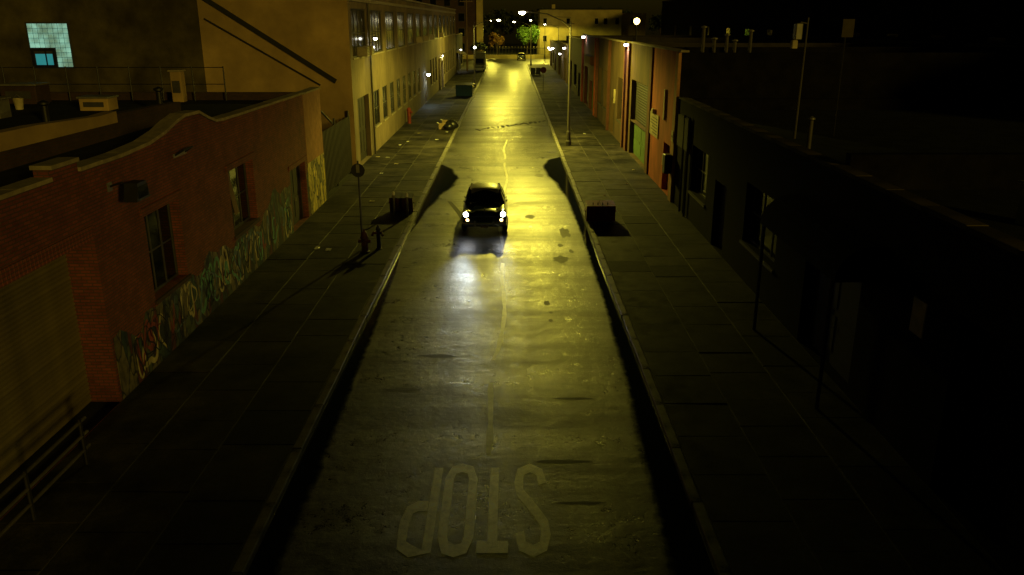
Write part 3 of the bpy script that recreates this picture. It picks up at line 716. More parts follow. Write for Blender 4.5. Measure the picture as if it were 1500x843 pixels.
    for i in range(n): link('brick', me, rt, (0.0, 5.55 + i * .13 - 17, 4.02))
    for (ya, yb, z) in ((19.5, 22.1, 3.94), (25.8, 28.8, 3.94), (33.1, 36.1, 2.67)): MB().box(FL - .1, FL + .05, ya, yb, z, z + .2).build('lintel', M['brick'], rt)
    # copings along the profile, about a metre each
    cp = []
    for (ya, za), (yb, zb) in zip(prof[:-1], prof[1:]):
        if yb - ya < .01: continue
        k = max(1, round((yb - ya) / 1.2))
        for i in range(k):
            a, b = i / k, (i + 1) / k
            A = (ya + (yb - ya) * a + .006, za + (zb - za) * a); B = (ya + (yb - ya) * b - .006, za + (zb - za) * b)
            if B[0] < 4: continue
            j = rnd.uniform(0, .012)
            MB().prism([(A[0], A[1] + .002 + j), (B[0], B[1] + .002 + j), (B[0], B[1] + .085 + j), (A[0], A[1] + .085 + j)], FL - .36, FL + .06 + rnd.uniform(0, .01)).build('coping_stone', M['coping'], rt)
    MB().prism([(36.3, 5.45), (y1 + .03, 5.45), (y1 + .03, 5.53), (36.3, 5.53)], FL - .36, FL + .07).build('coping_stone', M['coping'], rt)
    # side and back walls, roof
    ms = MB(); ms.box(-42, FL - .5, y1 - .3, y1, -.02, 5.3); ms.box(-42, FL - .32, y0, y0 + .3, -.02, 5.3); ms.box(-42, -41.7, y0 + .3, y1 - .3, -.02, 5.3); ms.build('side_wall', M['brickdark'], rt)
    MB().box(-41.7, FL - .31, y0 + .3, y1 - .3, 4.7, 4.95).build('roof', M['roof'], rt)
    MB().box(-41.7, -36, y0 + .35, y1 - .35, 4.2, 4.69).build('roof_joist', M['darkwood'], rt)
    MB().box(-41.7, FL - .9, y0 + .35, y1 - .35, .0, .1).build('floor', M['darkwood'], rt)
    # raised wall across the roof, parapet shadow coloured in: dark base, lit tan top
    MB().prism([(10, 4.951), (26.6, 4.951), (26.6, 5.4), (10, 5.46)], -12.9, -12.58).build('roof_wall', M['brickdark'], rt)
    MB().prism([(10, 5.462), (26.6, 5.402), (26.6, 5.75), (25.5, 5.72), (22, 5.86), (10, 5.92)], -12.93, -12.55).build('lit_wall_top', M['tan'], rt)
    MB().prism([(26.65, 4.951), (32, 4.951), (32, 5.55), (26.65, 5.66)], -12.95, -12.6).build('roof_wall', M['brickdark'], rt)
    return rt
low_brick()
# fixtures fixed to that wall
def wall_flood(y, z, label):
    r = empty('wall_floodlight', (FL, y, z), label, 'lamp')
    MB().tube([(FL + .007, y, z), (FL + .3, y, z + .1), (FL + .45, y, z + .02)], .025, 6).build('arm', M['black'], r)
    MB().prism([(y - .35, z - .28), (y + .35, z - .28), (y + .22, z + .12), (y - .22, z + .12)], FL + .45, FL + .75).build('housing', M['black'], r)
    MB().box(FL + .752, FL + .764, y - .24, y + .24, z - .22, z + .04).build('lens', M['glass'], r)
    MB().box(FL + .003, FL + .03, y - .1, y + .1, z - .1, z + .1).build('back_plate', M['steel'], r)
wall_flood(18.2, 4.95, 'black unlit floodlight on the brick wall above the garage')
r = empty('wall_bracket', (FL, 22.3, 5.05), 'small rusty iron bracket below the curved parapet', 'bracket')
MB().tube([(FL, 22.0, 5.05), (FL + .25, 22.0, 5.2), (FL + .25, 22.7, 5.2), (FL, 22.7, 5.05)], .03, 6).build('rod', M['black'], r)
MB().box(FL + .004, FL + .03, 21.9, 22.8, 5.0, 5.1).build('plate', M['steel'], r)
r = empty('guard_rail', (FL + .6, 13.3, .13), 'low three-pipe guard rail before the garage shutter', 'railing')
for z in (.45, .75, 1.05): MB().tube([(FL + .6, 10.5, z), (FL + .6, 14.6, z)], .035, 8).build('rail', M['polegrey'], r)
for y in (10.7, 12.5, 14.4): MB().tube([(FL + .6, y, .1), (FL + .6, y, 1.1)], .04, 8).build('post', M['black'], r)

# things on that roof
RZ = 4.95
def roof_box(name, x, y, w, d, h, m, label, cat, z=RZ, cap='steel'):
    r = empty(name, (x, y, z), label, cat)
    MB().cbox(x - w / 2, x + w / 2, y - d / 2, y + d / 2, z, z + h, .03).build('housing', M[m], r)
    MB().cbox(x - w / 2 - .06, x + w / 2 + .06, y - d / 2 - .06, y + d / 2 + .06, z + h + .001, z + h + .07, .02).build('cap', M[cap], r)
    MB().box(x - w * .35, x + w * .35, y - d / 2 - .02, y - d / 2 - .002, z + h * .3, z + h * .7).build('vent', M['frame'], r)
    return r
roof_box('roof_chimney', -15.2, 38.6, .5, .5, 1.35, 'tan', 'tan rendered chimney on the dark roof near the stucco wall', 'chimney', cap='coping')
roof_box('roof_hatch', -17.2, 35.0, 1.2, .9, .5, 'tan', 'low tan hatch box on the tar roof', 'hatch')
roof_box('air_conditioner', -19.8, 32.0, .9, .8, .7, 'steel', 'grey metal cooling unit standing on the tar roof', 'air conditioner')
roof_box('roof_hatch', -21.9, 38.0, 1.6, 1.2, .8, 'brickdark', 'dark brick hatch housing on the roof below the lit window', 'hatch')
for x, y, h, lb in ((-17.0, 30.5, .6, 'short black vent stack on the tar roof beside the hatch box'), (-14.3, 34.2, .8, 'taller black vent stack near the roof wall')):
    r = empty('vent_stack', (x, y, RZ), lb, 'vent')
    MB().lathe((x, y, RZ), [(.12, 0), (.12, h)], 10).build('pipe', M['black'], r, smooth=True)
    MB().lathe((x, y, RZ + h), [(.07, .001), (.2, .05), (.2, .12), (.02, .2)], 10).build('cowl', M['black'], r, smooth=True)
for x, y, m, lb in ((-20.6, 35.1, 'cream', 'pale plastic bucket on the tar roof'), (-21.4, 34.9, 'redpaint', 'red plastic bucket on the tar roof')):
    r = empty('bucket', (x, y, RZ), lb, 'bucket')
    MB().lathe((x, y, RZ), [(.15, 0), (.2, .42), (.21, .42), (.21, .45), (.18, .45), (.13, .03)], 12).build('pail', M[m], r, smooth=True)
    MB().tube([(x - .2, y, RZ + .43), (x, y - .05, RZ + .62), (x + .2, y, RZ + .43)], .01, 5).build('handle', M['steel'], r)
r = empty('roof_railing', (-18, 39.0, RZ), 'thin black railing along the back of the brick roof', 'railing')
for x in [-13.2 - 1.45 * i for i in range(9)]: MB().tube([(x, 39.0, RZ), (x, 39.0, 6.5)], .03, 6).build('post', M['black'], r)
for z in (5.7, 6.45): MB().tube([(-13.2, 39.0, z), (-24.8, 39.0, z)], .02, 6).build('rail', M['black'], r)

# ---------------- the long two-storey building behind it
def mid_building():
    y0, y1, h = 48.0, 142.0, 10.1
    rt = empty('factory_building', (FL, 95, 0), 'long two-storey stucco factory with rows of tall windows', 'building')
    up = [(48.8 + 6.7 * i, 48.8 + 6.7 * i + 5.1, 6.45, 9.15) for i in range(14) if 48.8 + 6.7 * i + 5.1 < y1 - .5]
    lo = [(55.4 + 3.85 * i, 55.4 + 3.85 * i + 2.3, 1.75, 4.05) for i in range(8)] + [(95.5 + 3.4 * i, 95.5 + 3.4 * i + 2.0, 1.5, 4.3) for i in range(3)] + [(115 + 4 * i, 117.3 + 4 * i, 1.5, 4.3) for i in range(6)]
    gate = (49.4, 53.4, .13, 4.1); d1 = (88.6, 91.0, .13, 3.2); d2 = (107.5, 111.5, .13, 3.6)
    shell(rt, FL, y0, y1, h, 34, 'facade', up + lo + [gate, d1, d2], rec=.35, side='tan', parapet=.7)
    for i, o in enumerate(up): window(rt, FL, o, 1, rec=.07, cols=4, rows=2, frame='frame', glass='factoryglass', sill='framepale')
    for o in lo: window(rt, FL, o, 1, rec=.05, cols=2, rows=2, frame='frame', glass='factoryglass', sill='framepale')
    door(rt, FL, gate, 1, 'darkwood', rec=.3, panels=4); door(rt, FL, d1, 1, 'darkwood', rec=.3); door(rt, FL, d2, 1, 'darkwood', rec=.3)
    coping(rt, FL, y0, y1, h, 1, 'framepale', step=2.0, over=.16, th=.14)
    MB().box(FL - .001, FL + .10, y0 + .02, y1 - .02, 9.55, 9.75).build('cornice', M['framepale'], rt)
    MB().box(FL + .001, FL + .28, 107.0, 112.0, 3.62, 3.95).build('door_hood', M['framepale'], rt)
    MB().box(FL + .001, FL + .25, 106.7, 107.48, .12, 3.61).build('pilaster', M['framepale'], rt); MB().box(FL + .001, FL + .25, 111.52, 112.3, .12, 3.61).build('pilaster', M['framepale'], rt)
    # two dark diagonal strips across the blank end wall (it faces down the street)
    def diag_strip(a, b, w): 
        d = (Vector(b) - Vector(a)).normalized(); n = Vector((-d.y, d.x)) * w
        A, B = Vector(a), Vector(b)
        MB().prism([tuple(A + n), tuple(B + n), tuple(B - n), tuple(A - n)], y0 - .07, y0 + .0015, 'xz').build('dark_diagonal', M['tar'], rt)
    diag_strip((-9.9, 5.2), (-17.4, 11.4 - 1.4), .13); diag_strip((-10.8, 5.0), (-17.0, 8.6), .04)
    MB().box(FL - 34.01, -17.3, y0 - .05, y0 + .0015, -.02, h - .003).build('shaded_wall', M['darkstucco'], rt)['label'] = 'part of the end wall coloured dark for shade'  # light falloff along the end wall painted as a darker sheet
    y0 = y0 - .052
    # glass-block window, lit from within, with a small casement in its corner
    gx0, gx1, gz0, gz1, nb = -26.9, -24.65, 6.0, 8.35, 8
    w = MB().box(gx0 - .08, gx1 + .08, y0 - .03, y0 + .002, gz0 - .08, gz1 + .08).build('glass_block_window', M['frame'], rt)
    bw, bh = (gx1 - gx0) / nb, (gz1 - gz0) / 9; c = .018
    me = MB().loft([[(-bw / 2 + .01, 0, -bh / 2 + .01), (bw / 2 - .01, 0, -bh / 2 + .01), (bw / 2 - .01, 0, bh / 2 - .01), (-bw / 2 + .01, 0, bh / 2 - .01)],
                    [(-bw / 2 + .01 + c, -.03, -bh / 2 + .01 + c), (bw / 2 - .01 - c, -.03, -bh / 2 + .01 + c), (bw / 2 - .01 - c, -.03, bh / 2 - .01 - c), (-bw / 2 + .01 + c, -.03, bh / 2 - .01 - c)]]).mesh('glass_block', M['cyanblock'])
    og = ORG[rt]
    for i in range(nb):
        for j in range(9):
            if i < 5 and j < 4: continue
            link('glass_block', me, w, (gx0 + bw * (i + .5) - og.x, y0 - .031 - og.y, gz0 + bh * (j + .5) - og.z))
    x0, x1, z0, z1 = gx0 + .02, gx0 + bw * 5 - .03, gz0 + .02, gz0 + bh * 4 - .03
    fr = MB(); ya, yb = y0 - .1, y0 - .031
    for b in ((x0, x0 + .14, z0, z1), (x1 - .14, x1, z0, z1), (x0 + .14, x1 - .14, z0, z0 + .1), (x0 + .14, x1 - .14, z1 - .12, z1), ((x0 + x1) / 2 + .1, (x0 + x1) / 2 + .16, z0 + .1, z1 - .12)): fr.box(b[0], b[1], ya, yb, b[2], b[3])
    fr.build('casement', M['black'], w)
    MB().box(x0 + .2, x1 - .2, y0 - .05, y0 - .04, z0 + .1, z1 - .3).build('pane', M['bluepane'], w)
    # alley gate side: downpipe
    MB().tube([(FL + .12, 54.2, .13), (FL + .12, 54.2, 9.5)], .07, 8).build('downpipe', M['polegrey'], rt)
mid_building()
def window_ac(y, z, lb):
    r = empty('air_conditioner', (FL, y, z), lb, 'air conditioner', 'window air conditioners on the factory')
    MB().cbox(FL - .2, FL + .5, y - .4, y + .4, z, z + .55, .02).build('case', M['framepale'], r)
    for k in range(5): MB().box(FL + .502, FL + .51, y - .34, y + .34, z + .08 + k * .09, z + .12 + k * .09).build('grille_slat', M['frame'], r)
for y, z, s in ((51.2, 6.455, 'first'), (53.0, 6.455, 'near'), (83.6, 6.455, 'middle'), (90.5, 6.455, 'far'), (110.6, 6.455, 'farther'), (97.0, 6.455, 'between')):
    window_ac(y, z, 'pale window air conditioner jutting from an upper factory window')
def door_lamp(y, z, energy, colr, m, label, X=FL, out=1, grp=None, size=.14, reach=.35):
    r = empty('wall_lamp', (X, y, z), label, 'wall lamp', grp)
    MB().tube([(X, y, z + .25), (X + out * reach, y, z + .3), (X + out * reach, y, z + .12)], .025, 6).build('arm', M['black'], r)
    MB().lathe((X + out * reach, y, z), [(.02, .17), (.06, .15), (.15, .07), (.16, .055)], 10).build('shade', M['black'], r, smooth=True)
    MB().lathe((X + out * reach, y, z), [(.01, -size * .6), (size * .55, -size * .45), (size * .75, 0), (size * .6, .05), (.01, .052)], 10).build('bulb', M[m], r, smooth=True)
    light('lamp_light', 'SPOT', r, (X + out * reach, y, z - .12), energy, colr, .06, (0.0, 0, -1), 160, .5)
door_lamp(89.8, 3.05, 900, (.70, .92, 1.0), 'coollamp', 'bright cool-white lamp above the factory side door', size=.26)
door_lamp(55.0, 7.4, 14, (1, .93, .8), 'whitelamp', 'small white lamp between upper factory windows', size=.16)
door_lamp(54.0, 6.9, 6, (1, .93, .8), 'whitelamp', 'tiny white lamp below the upper factory lamp', size=.11)
door_lamp(109.5, 4.2, 120, (1, .85, .5), 'whitelamp', 'warm lamp over the factory entrance hood', size=.1)
# alley gate between brick building and factory
r = empty('alley_gate', (FL + .1, 44, 0), 'tall slatted metal gate closing the alley beside the brick building', 'gate')
for i in range(25):
    y = 40.1 + i * .315
    MB().box(FL - .25, FL - .21, y, y + .14, .2, 3.3).build('slat', M['darkwood'], r)
for z in (.6, 2.9): MB().box(FL - .3, FL - .251, 39.9, 47.7, z, z + .09).build('rail', M['frame'], r)
for y in (39.75, 43.9, 47.75): MB().tube([(FL - .3, y, 0), (FL - .3, y, 3.6)], .06, 8).build('post', M['frame'], r)
MB().tube([(FL - .3, 39.75, 4.7), (FL - .3, 43.4, 3.4)], .05, 6).build('brace', M['black'], r)
MB().tube([(FL - .3, 39.75, 3.5), (FL - .3, 39.75, 4.75)], .05, 6).build('brace_post', M['black'], r)

# ---------------- left side beyond the factory
rt = empty('shop_building', (FL, 152, 0), 'low dark shop with a pale awning beyond the factory', 'building')
shell(rt, FL, 143.0, 162.0, 6.2, 20, 'darkwall', [(145, 149, .13, 3.0), (151, 154, .13, 3.0), (156, 160, .8, 3.0)], rec=.3)
shutter(rt, FL, (145, 149, .13, 3.0), 1, 'polegrey', slat=.3); door(rt, FL, (151, 154, .13, 3.0), 1); window(rt, FL, (156, 160, .8, 3.0), 1, sill='framepale')
MB().prism([(FL + .002, 3.5), (FL + 1.6, 3.0), (FL + 1.6, 2.95), (FL + .002, 3.4)], 143.5, 150, 'xz').build('awning', M['cream'], rt)
coping(rt, FL, 143.0, 162.0, 6.2, 1)
door_lamp(150.6, 3.6, 120, (1, .9, .7), 'whitelamp', 'white lamp beside the pale shop awning', size=.2)
rt = empty('apartment_building', (-20, 212, 0), 'tall brick building with a pale corner pier across the cross street', 'building')
wb = MB(); wb.box(-34, -7.9, 204, 224, -.02, 15); wb.build('wall', M['brickdark'], rt)
MB().box(-7.898, -6.4, 203.7, 205.5, -.02, 15.2).build('corner_pier', M['paleyellow'], rt)
MB().box(-34.1, -7.9, 203.9, 224.1, 15.001, 15.3).build('roof', M['roof'], rt)
for i in range(7):
    for j in range(4):
        x = -32 + i * 3.3; z = 1.5 + j * 3.4
        w = MB().box(x, x + 1.5, 203.93, 203.998, z, z + 1.9).build('window', M['frame'], rt)
        MB().box(x + .08, x + 1.42, 203.9, 203.928, z + .08, z + 1.82).build('pane', M['glass'], w)

# ---------------- right side
def right_building(name, y0, y1, h, wall, label, ops=(), side='darkwall', cope='coping', cat='building', depth=22, parapet=.5):
    rt = empty(name, (FR, (y0 + y1) / 2, 0), label, cat)
    shell(rt, FR, y0, y1, h, depth, wall, [o[1] for o in ops], rec=.4, side=side, parapet=parapet)
    for kind, o, *ex in ops:
        if kind == 'door': door(rt, FR, o, -1, *(ex or ['darkwood']), rec=.3)
        elif kind == 'shutter': shutter(rt, FR, o, -1, *(ex or ['brownwall']), rec=.3)
        elif kind == 'window': window(rt, FR, o, -1, rec=.25, cols=3, rows=2, sill='frame')
    coping(rt, FR, y0, y1, h, -1, cope)
    return rt
rt = right_building('warehouse_building', -10, 39.0, 5.05, 'nearwall', 'low black warehouse with a rounded awning over its entrance',
    [('door', (17.5, 21.0, .13, 3.0)), ('shutter', (9.0, 13.5, .13, 3.6), 'nearwall'), ('window', (23.5, 27, 1.4, 3.4)), ('door', (29.5, 31.2, .13, 2.7)), ('window', (32.6, 35.5, 1.4, 3.4)), ('window', (4, 7, 1.4, 3.4))], side='nearwall', cope='darkstucco')
pr = [(FR - .002, 3.2), (FR - 1.0, 3.2), (FR - .98, 3.45), (FR - .85, 3.7), (FR - .6, 3.9), (FR - .3, 3.98), (FR - .002, 4.0)]
MB().prism(pr, 16.6, 22.0, 'xz').build('awning', M['nearwall'], rt)
for y in (16.8, 21.8): MB().tube([(FR - .95, y, .13), (FR - .95, y, 3.2)], .045, 8).build('awning_post', M['black'], rt)
MB().box(FR - .12, FR - .002, 36.2, 38.4, 3.0, 4.4).build('sign_panel', M['darkwall'], rt)
MB().box(FR - .03, FR - .002, 14.6, 15.1, 2.7, 3.4).build('poster', M['cream'], rt)
for y in (36.0, 37.0): MB().tube([(FR - .1, y, .13), (FR - .1, y, 4.5)], .05, 8).build('downpipe', M['polegrey'], rt)
MB().box(8.25, 22, 19.8, 20.1, 4.56, 5.42).build('party_wall', M['nearwall'], rt)
RZR = 4.55

rt = right_building('red_building', 39.05, 47.3, 7.1, 'redwall', 'tall red stucco building at the corner of the black warehouse', [('door', (40.6, 42.3, .13, 2.6))], side='nearwall')  # side walls coloured near-black where the light fades
MB().box(FR - .14, FR - .003, 39.06, 39.7, .12, 7.09).build('corner_pilaster', M['plaster'], rt)
MB().box(FR - .1, FR - .003, 46.6, 47.29, .12, 7.09).build('pilaster', M['redbrown'], rt)
MB().box(FR - .12, FR - .003, 42.1, 42.35, 3.7, 5.2).build('conduit_box', M['cream'], rt)
rt = right_building('brown_building', 47.35, 56.3, 7.1, 'brownwall', 'brown stucco building with a big doorway, green below and dark above', [('shutter', (48.2, 54.6, 2.32, 4.9), 'darkwood'), ('door', (48.2, 54.6, .13, 2.3), 'greendark')])
MB().box(FR - .16, FR - .003, 55.4, 56.28, .12, 7.09).build('pilaster', M['redbrown'], rt)
rt = right_building('brown_building', 56.35, 76.5, 7.05, 'brownwall', 'long brown building divided by dark red pilasters', [('window', (58.2, 61.4, 1.6, 4.6)), ('door', (63.2, 65.6, .13, 2.8)), ('window', (67.6, 70.6, 1.6, 4.6)), ('window', (72.2, 75.0, 1.6, 4.6))])
for y in (57.0, 66.3, 75.6): MB().box(FR - .2, FR - .003, y, y + .55, .12, 7.04).build('pilaster', M['redbrown'], rt)
MB().box(FR - .1, FR - .003, 62.7, 63.1, 2.6, 3.6).build('meter_box', M['cream'], rt)
rt = right_building('garage_building', 76.55, 92.0, 7.0, 'redbrown', 'red brown garage with a bright green door', [('door', (79.8, 83.6, .13, 2.9), 'green'), ('shutter', (85.0, 89.5, .13, 4.0), 'darkwood')])
MB().box(FR - .5, FR - .003, 78.6, 84.8, 4.6, 5.3).build('sign_box', M['redbrown'], rt)
for y in (77.2, 91.0): MB().box(FR - .2, FR - .003, y, y + .6, .12, 6.99).build('pilaster', M['redwall'], rt)
rt = right_building('dark_shop', 92.05, 116.0, 6.5, 'darkwall', 'dark shopfront with a narrow green door past the garage', [('door', (95, 97.6, .13, 2.8), 'green'), ('window', (100, 104, 1.0, 3.5)), ('shutter', (107, 112, .13, 3.6), 'polegrey')])
rt = right_building('dark_shop', 116.05, 142, 5.3, 'brownwall', 'low brown shopfront with lamps over its shutters', [('shutter', (119, 124, .13, 3.4), 'greendark'), ('door', (127, 129, .13, 2.7), 'cream'), ('shutter', (132, 138, .13, 3.4), 'darkwood')])
rt = right_building('dark_shop', 142.05, 168.5, 4.8, 'brownwall', 'last low shopfront before the cross street with green shutters', [('shutter', (145, 150, .13, 3.2), 'green'), ('window', (153, 157, 1, 3.2)), ('shutter', (160, 165, .13, 3.2), 'darkwood')])

PINK = (1.0, .72, .55)
door_lamp(55.9, 7.0, 160, PINK, 'whitelamp', 'white lamp at the roof edge over the red pilaster by the big doorway', FR, -1, size=.2, reach=.3)
door_lamp(88.6, 6.9, 260, PINK, 'whitelamp', 'white lamp at the roof edge of the red brown garage', FR, -1, size=.26, reach=.3)
for y, z, s, lb in ((118, 4.9, .28, 'first'), (128, 3.75, .24, 'second'), (149, 3.9, .26, 'third'), (159, 3.4, .3, 'fourth'), (166, 3.5, .28, 'fifth')):
    door_lamp(y, z, 240, (1, .93, .82), 'whitelamp', 'small white lamp on the far shopfronts', FR, -1, 'lamps along the far shopfronts', size=s, reach=.4)

# fixed to the red building
r = empty('notice_board', (FR, 45.3, 2.5), 'cream notice board with faint lines on the red wall', 'sign')
MB().box(FR - .06, FR - .004, 43.9, 46.5, 2.5, 3.7).build('board', M['cream'], r)
for k in range(6): MB().box(FR - .066, FR - .061, 44.1, 46.3 - rnd.uniform(0, .8), 2.65 + k * .16, 2.70 + k * .16).build('print_line', M['frame'], r)
MB().cbox(FR - .2, FR - .004, 45.0, 45.5, 3.72, 3.95, .03).build('sign_lamp', M['cream'], r)
r = empty('meter_cabinet', (FR, 39.9, 1.7), 'cream and black meter cabinet on the red corner pilaster', 'cabinet')
MB().cbox(FR - .42, FR - .145, 39.8, 40.3, 1.75, 2.25, .03).build('meter', M['cream'], r)
MB().cbox(FR - .50, FR - .145, 39.1, 39.7, 1.5, 2.4, .03).build('cabinet', M['black'], r)
r = empty('wall_plate', (FR, 39.4, 3.0), 'small cream plate on the red corner pilaster', 'sign')
MB().box(FR - .17, FR - .143, 39.15, 39.6, 3.0, 3.5).build('plate', M['cream'], r)
MB().box(FR - .178, FR - .171, 39.25, 39.5, 3.2, 3.3).build('print_line', M['frame'], r)

# things on the right-hand roofs
r = empty('roof_lamp_post', (10.0, 29.0, RZR), 'thin unlit lamp post rising from the dark warehouse roof', 'lamp post')
MB().tube([(10.0, 29, RZR), (10.05, 29, 8.6)], [.05, .03], 8).build('post', M['polegrey'], r)
MB().tube([(10.05, 29, 8.4), (9.8, 29, 8.45)], .025, 6).build('arm', M['polegrey'], r)
MB().cbox(9.62, 9.86, 28.85, 29.15, 7.9, 8.42, .03).build('lamp_housing', M['steel'], r)
MB().cbox(9.55, 9.75, 28.9, 29.1, 7.6, 7.88, .03).build('control_box', M['cream'], r)
r = empty('roof_sign', (11.6, 29.6, RZR), 'small tan panel on a thin post above the warehouse roof', 'sign')
MB().tube([(11.6, 29.6, RZR), (11.6, 29.6, 8.0)], .025, 6).build('post', M['black'], r)
MB().box(11.45, 11.85, 29.55, 29.62, 7.95, 8.55).build('panel', M['darkstucco'], r)
r = empty('vent_stack', (8.9, 24.5, RZR), 'pale vent pipe standing behind the warehouse parapet', 'vent')
MB().lathe((8.9, 24.5, RZR), [(.07, 0), (.07, 1.15)], 10).build('pipe', M['polegrey'], r, smooth=True)
MB().lathe((8.9, 24.5, RZR + 1.15), [(.04, .001), (.11, .03), (.11, .07), (.02, .12)], 10).build('cowl', M['steel'], r, smooth=True)
roof_box('roof_vent', 10.6, 16.2, .45, .45, .8, 'cream', 'pale vent box on the warehouse roof', 'vent', z=RZR)
for i, (x, y, h) in enumerate(((10.4, 46.0, 1.5), (11.1, 46.4, .9), (11.7, 46.1, 1.1), (12.2, 46.3, .8), (13.0, 46.2, 1.3))):
    r = empty('vent_stack', (x, y, 6.6), 'pale vent pipe on the red building roof', 'vent', 'vent pipes on the red building roof')
    MB().lathe((x, y, 6.6), [(.1, 0), (.1, h)], 8).build('pipe', M['polegrey'], r, smooth=True)
    MB().lathe((x, y, 6.6 + h), [(.06, .001), (.17, .04), (.17, .1), (.02, .16)], 8).build('cowl', M['steel'], r, smooth=True)
# dark blocks behind the right-hand roofs
for i, (x0, x1, y0, y1, h, lb) in enumerate(((30.2, 62, 20, 48, 9.6, 'dark windowless block behind the black warehouse'), (30.2, 58, 49, 84, 10.6, 'dark block with shuttered windows behind the red building'), (30.2, 80, 86, 130, 11.5, 'far dark block behind the right-hand shops'), (35.2, 95, 132, 200, 12.5, 'farthest dark block beside the pale yellow building'))):
    rt = empty('back_building', ((x0 + x1) / 2, (y0 + y1) / 2, 0), lb, 'building')
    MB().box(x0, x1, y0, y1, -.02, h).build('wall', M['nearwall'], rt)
    MB().box(x0 - .1, x1 + .1, y0 - .1, y1 + .1, h + .001, h + .25).build('roof', M['roof'], rt)
    for k in range(4):
        y = y0 + 3 + k * (y1 - y0 - 6) / 4
        MB().box(x0 - .05, x0 - .002, y, y + 2, 5.5, 7.5).build('window', M['glass'], rt)

# ================================================================== LAMPPOSTS
def street_lamp(x, y, side, label, arm=3.0, z=9.0, watts=LAMP_W, lens='sodium', grp=None, cone=(177, .14)):
    """octagonal steel pole with a long bracket arm over the road; side = direction of the arm in x"""
    r = empty('street_lamp', (x, y, .13), label, 'street lamp', grp)
    b = .13
    MB().lathe((x, y, b), [(.22, 0), (.22, .3), (.17, .4), (.14, .95), (.10, 1.05)], 8).build('base', M['polegrey'], r)
    MB().lathe((x, y, b), [(.095, 1.0), (.055, z - .75)], 8).build('pole', M['polegrey'], r)
    lx = x + side * arm
    MB().tube([(x, y, z - 1.0), (x + side * .6, y, z - .55), (x + side * 1.6, y, z - .12), (lx, y, z + .02)], [.05, .045, .04, .035], 8).build('arm', M['polegrey'], r)
    MB().tube([(x, y, z - .7), (x, y, z - .35), (x + side * 1.2, y, z - .3)], .02, 6).build('brace', M['polegrey'], r)
    MB().tube([(x - side * .25, y, z - .75), (x + side * .25, y, z - .75)], .03, 6).build('bracket', M['polegrey'], r)
    hx = lx + side * .28
    hd = MB(); rings = []
    for u, w, hh in ((-.38, .06, .05), (-.2, .13, .09), (0, .18, .12), (.2, .18, .11), (.36, .1, .05)):
        rings.append([(hx + side * u, y + w * math.cos(t), z + .05 + hh * max(math.sin(t), -.35)) for t in [2 * math.pi * k / 10 for k in range(10)]])
    h_ = hd.loft(rings).build('lamp_head', M['polegrey'], r, smooth=True)
    MB().lathe((hx, y, z - .02), [(.02, -.16), (.16, -.12), (.22, -.04), (.21, .02)], 12).build('lens', M[lens], h_, smooth=True)
    light('lamp_light', 'SPOT', r, (hx, y, z - .22), watts, SODIUM, .22, (0, 0, -1), *cone)
    return r
street_lamp(4.1, 58.0, -1, 'grey street lamp arching over the road from the right sidewalk', z=9.05, watts=9300, cone=(172.5, .28))
street_lamp(-4.75, 113.0, 1, 'street lamp on the left sidewalk by the green dumpster', z=8.6, watts=LAMP_W * .8)
street_lamp(4.1, 166.0, -1, 'street lamp on the right just before the cross street', z=8.3, watts=LAMP_W * .7)
street_lamp(-10.0, 214.0, 1, 'far street lamp beyond the cross street by the tall brick building', z=8.6, arm=5, watts=5000)
street_lamp(8.0, 196.0, -1, 'far street lamp beside the green tree', z=8.6, watts=4000)
street_lamp(11.5, 203.0, -1, 'far street lamp before the pale yellow building', z=7.7, watts=3600)
# globe lamp in the yard behind the garages
r = empty('globe_lamp', (11.2, 76.0, 6.4), 'glowing amber globe lamp on a post above the garage roofs', 'lamp post')
MB().lathe((11.2, 76.0, 6.45), [(.06, 0), (.045, 1.75)], 8).build('post', M['black'], r)
MB().lathe((11.2, 76.0, 8.45), [(.02, -.3), (.14, -.25), (.26, -.09), (.28, .04), (.22, .19), (.02, .28)], 14).build('globe', M['sodiumball'], r, smooth=True)
# bare post lamp on the left lamp post column
r = empty('sign_lamp', (-4.6, 111.5, .13), 'slim post with a small white lamp left of the road', 'lamp post')
MB().tube([(-4.6, 111.5, .13), (-4.6, 111.5, 5.0)], .05, 8).build('post', M['polegrey'], r)
MB().lathe((-4.6, 111.5, 5.1), [(.03, -.1), (.16, -.05), (.17, .1), (.03, .2)], 10).build('lamp', M['whitelamp'], r, smooth=True)
# wooden utility poles
for x, y, h, lb in ((-7.4, 147, 13, 'pale wooden utility pole at the dark shop'),):
    r = empty('utility_pole', (x, y, .13), lb, 'utility pole')
    MB().tube([(x, y, .1), (x, y, h)], [.16, .11], 10).build('pole', M['wood'], r, smooth=True)
    MB().box(x - 1.1, x + 1.1, y - .2, y - .115, h - 1.5, h - 1.38).build('crossarm', M['wood'], r)
    for k in (-.95, -.5, .5, .95): MB().lathe((x + k, y - .16, h - 1.379), [(.04, 0), (.06, .06), (.03, .1), (.06, .14), (.02, .2)], 8).build('insulator', M['steel'], r)

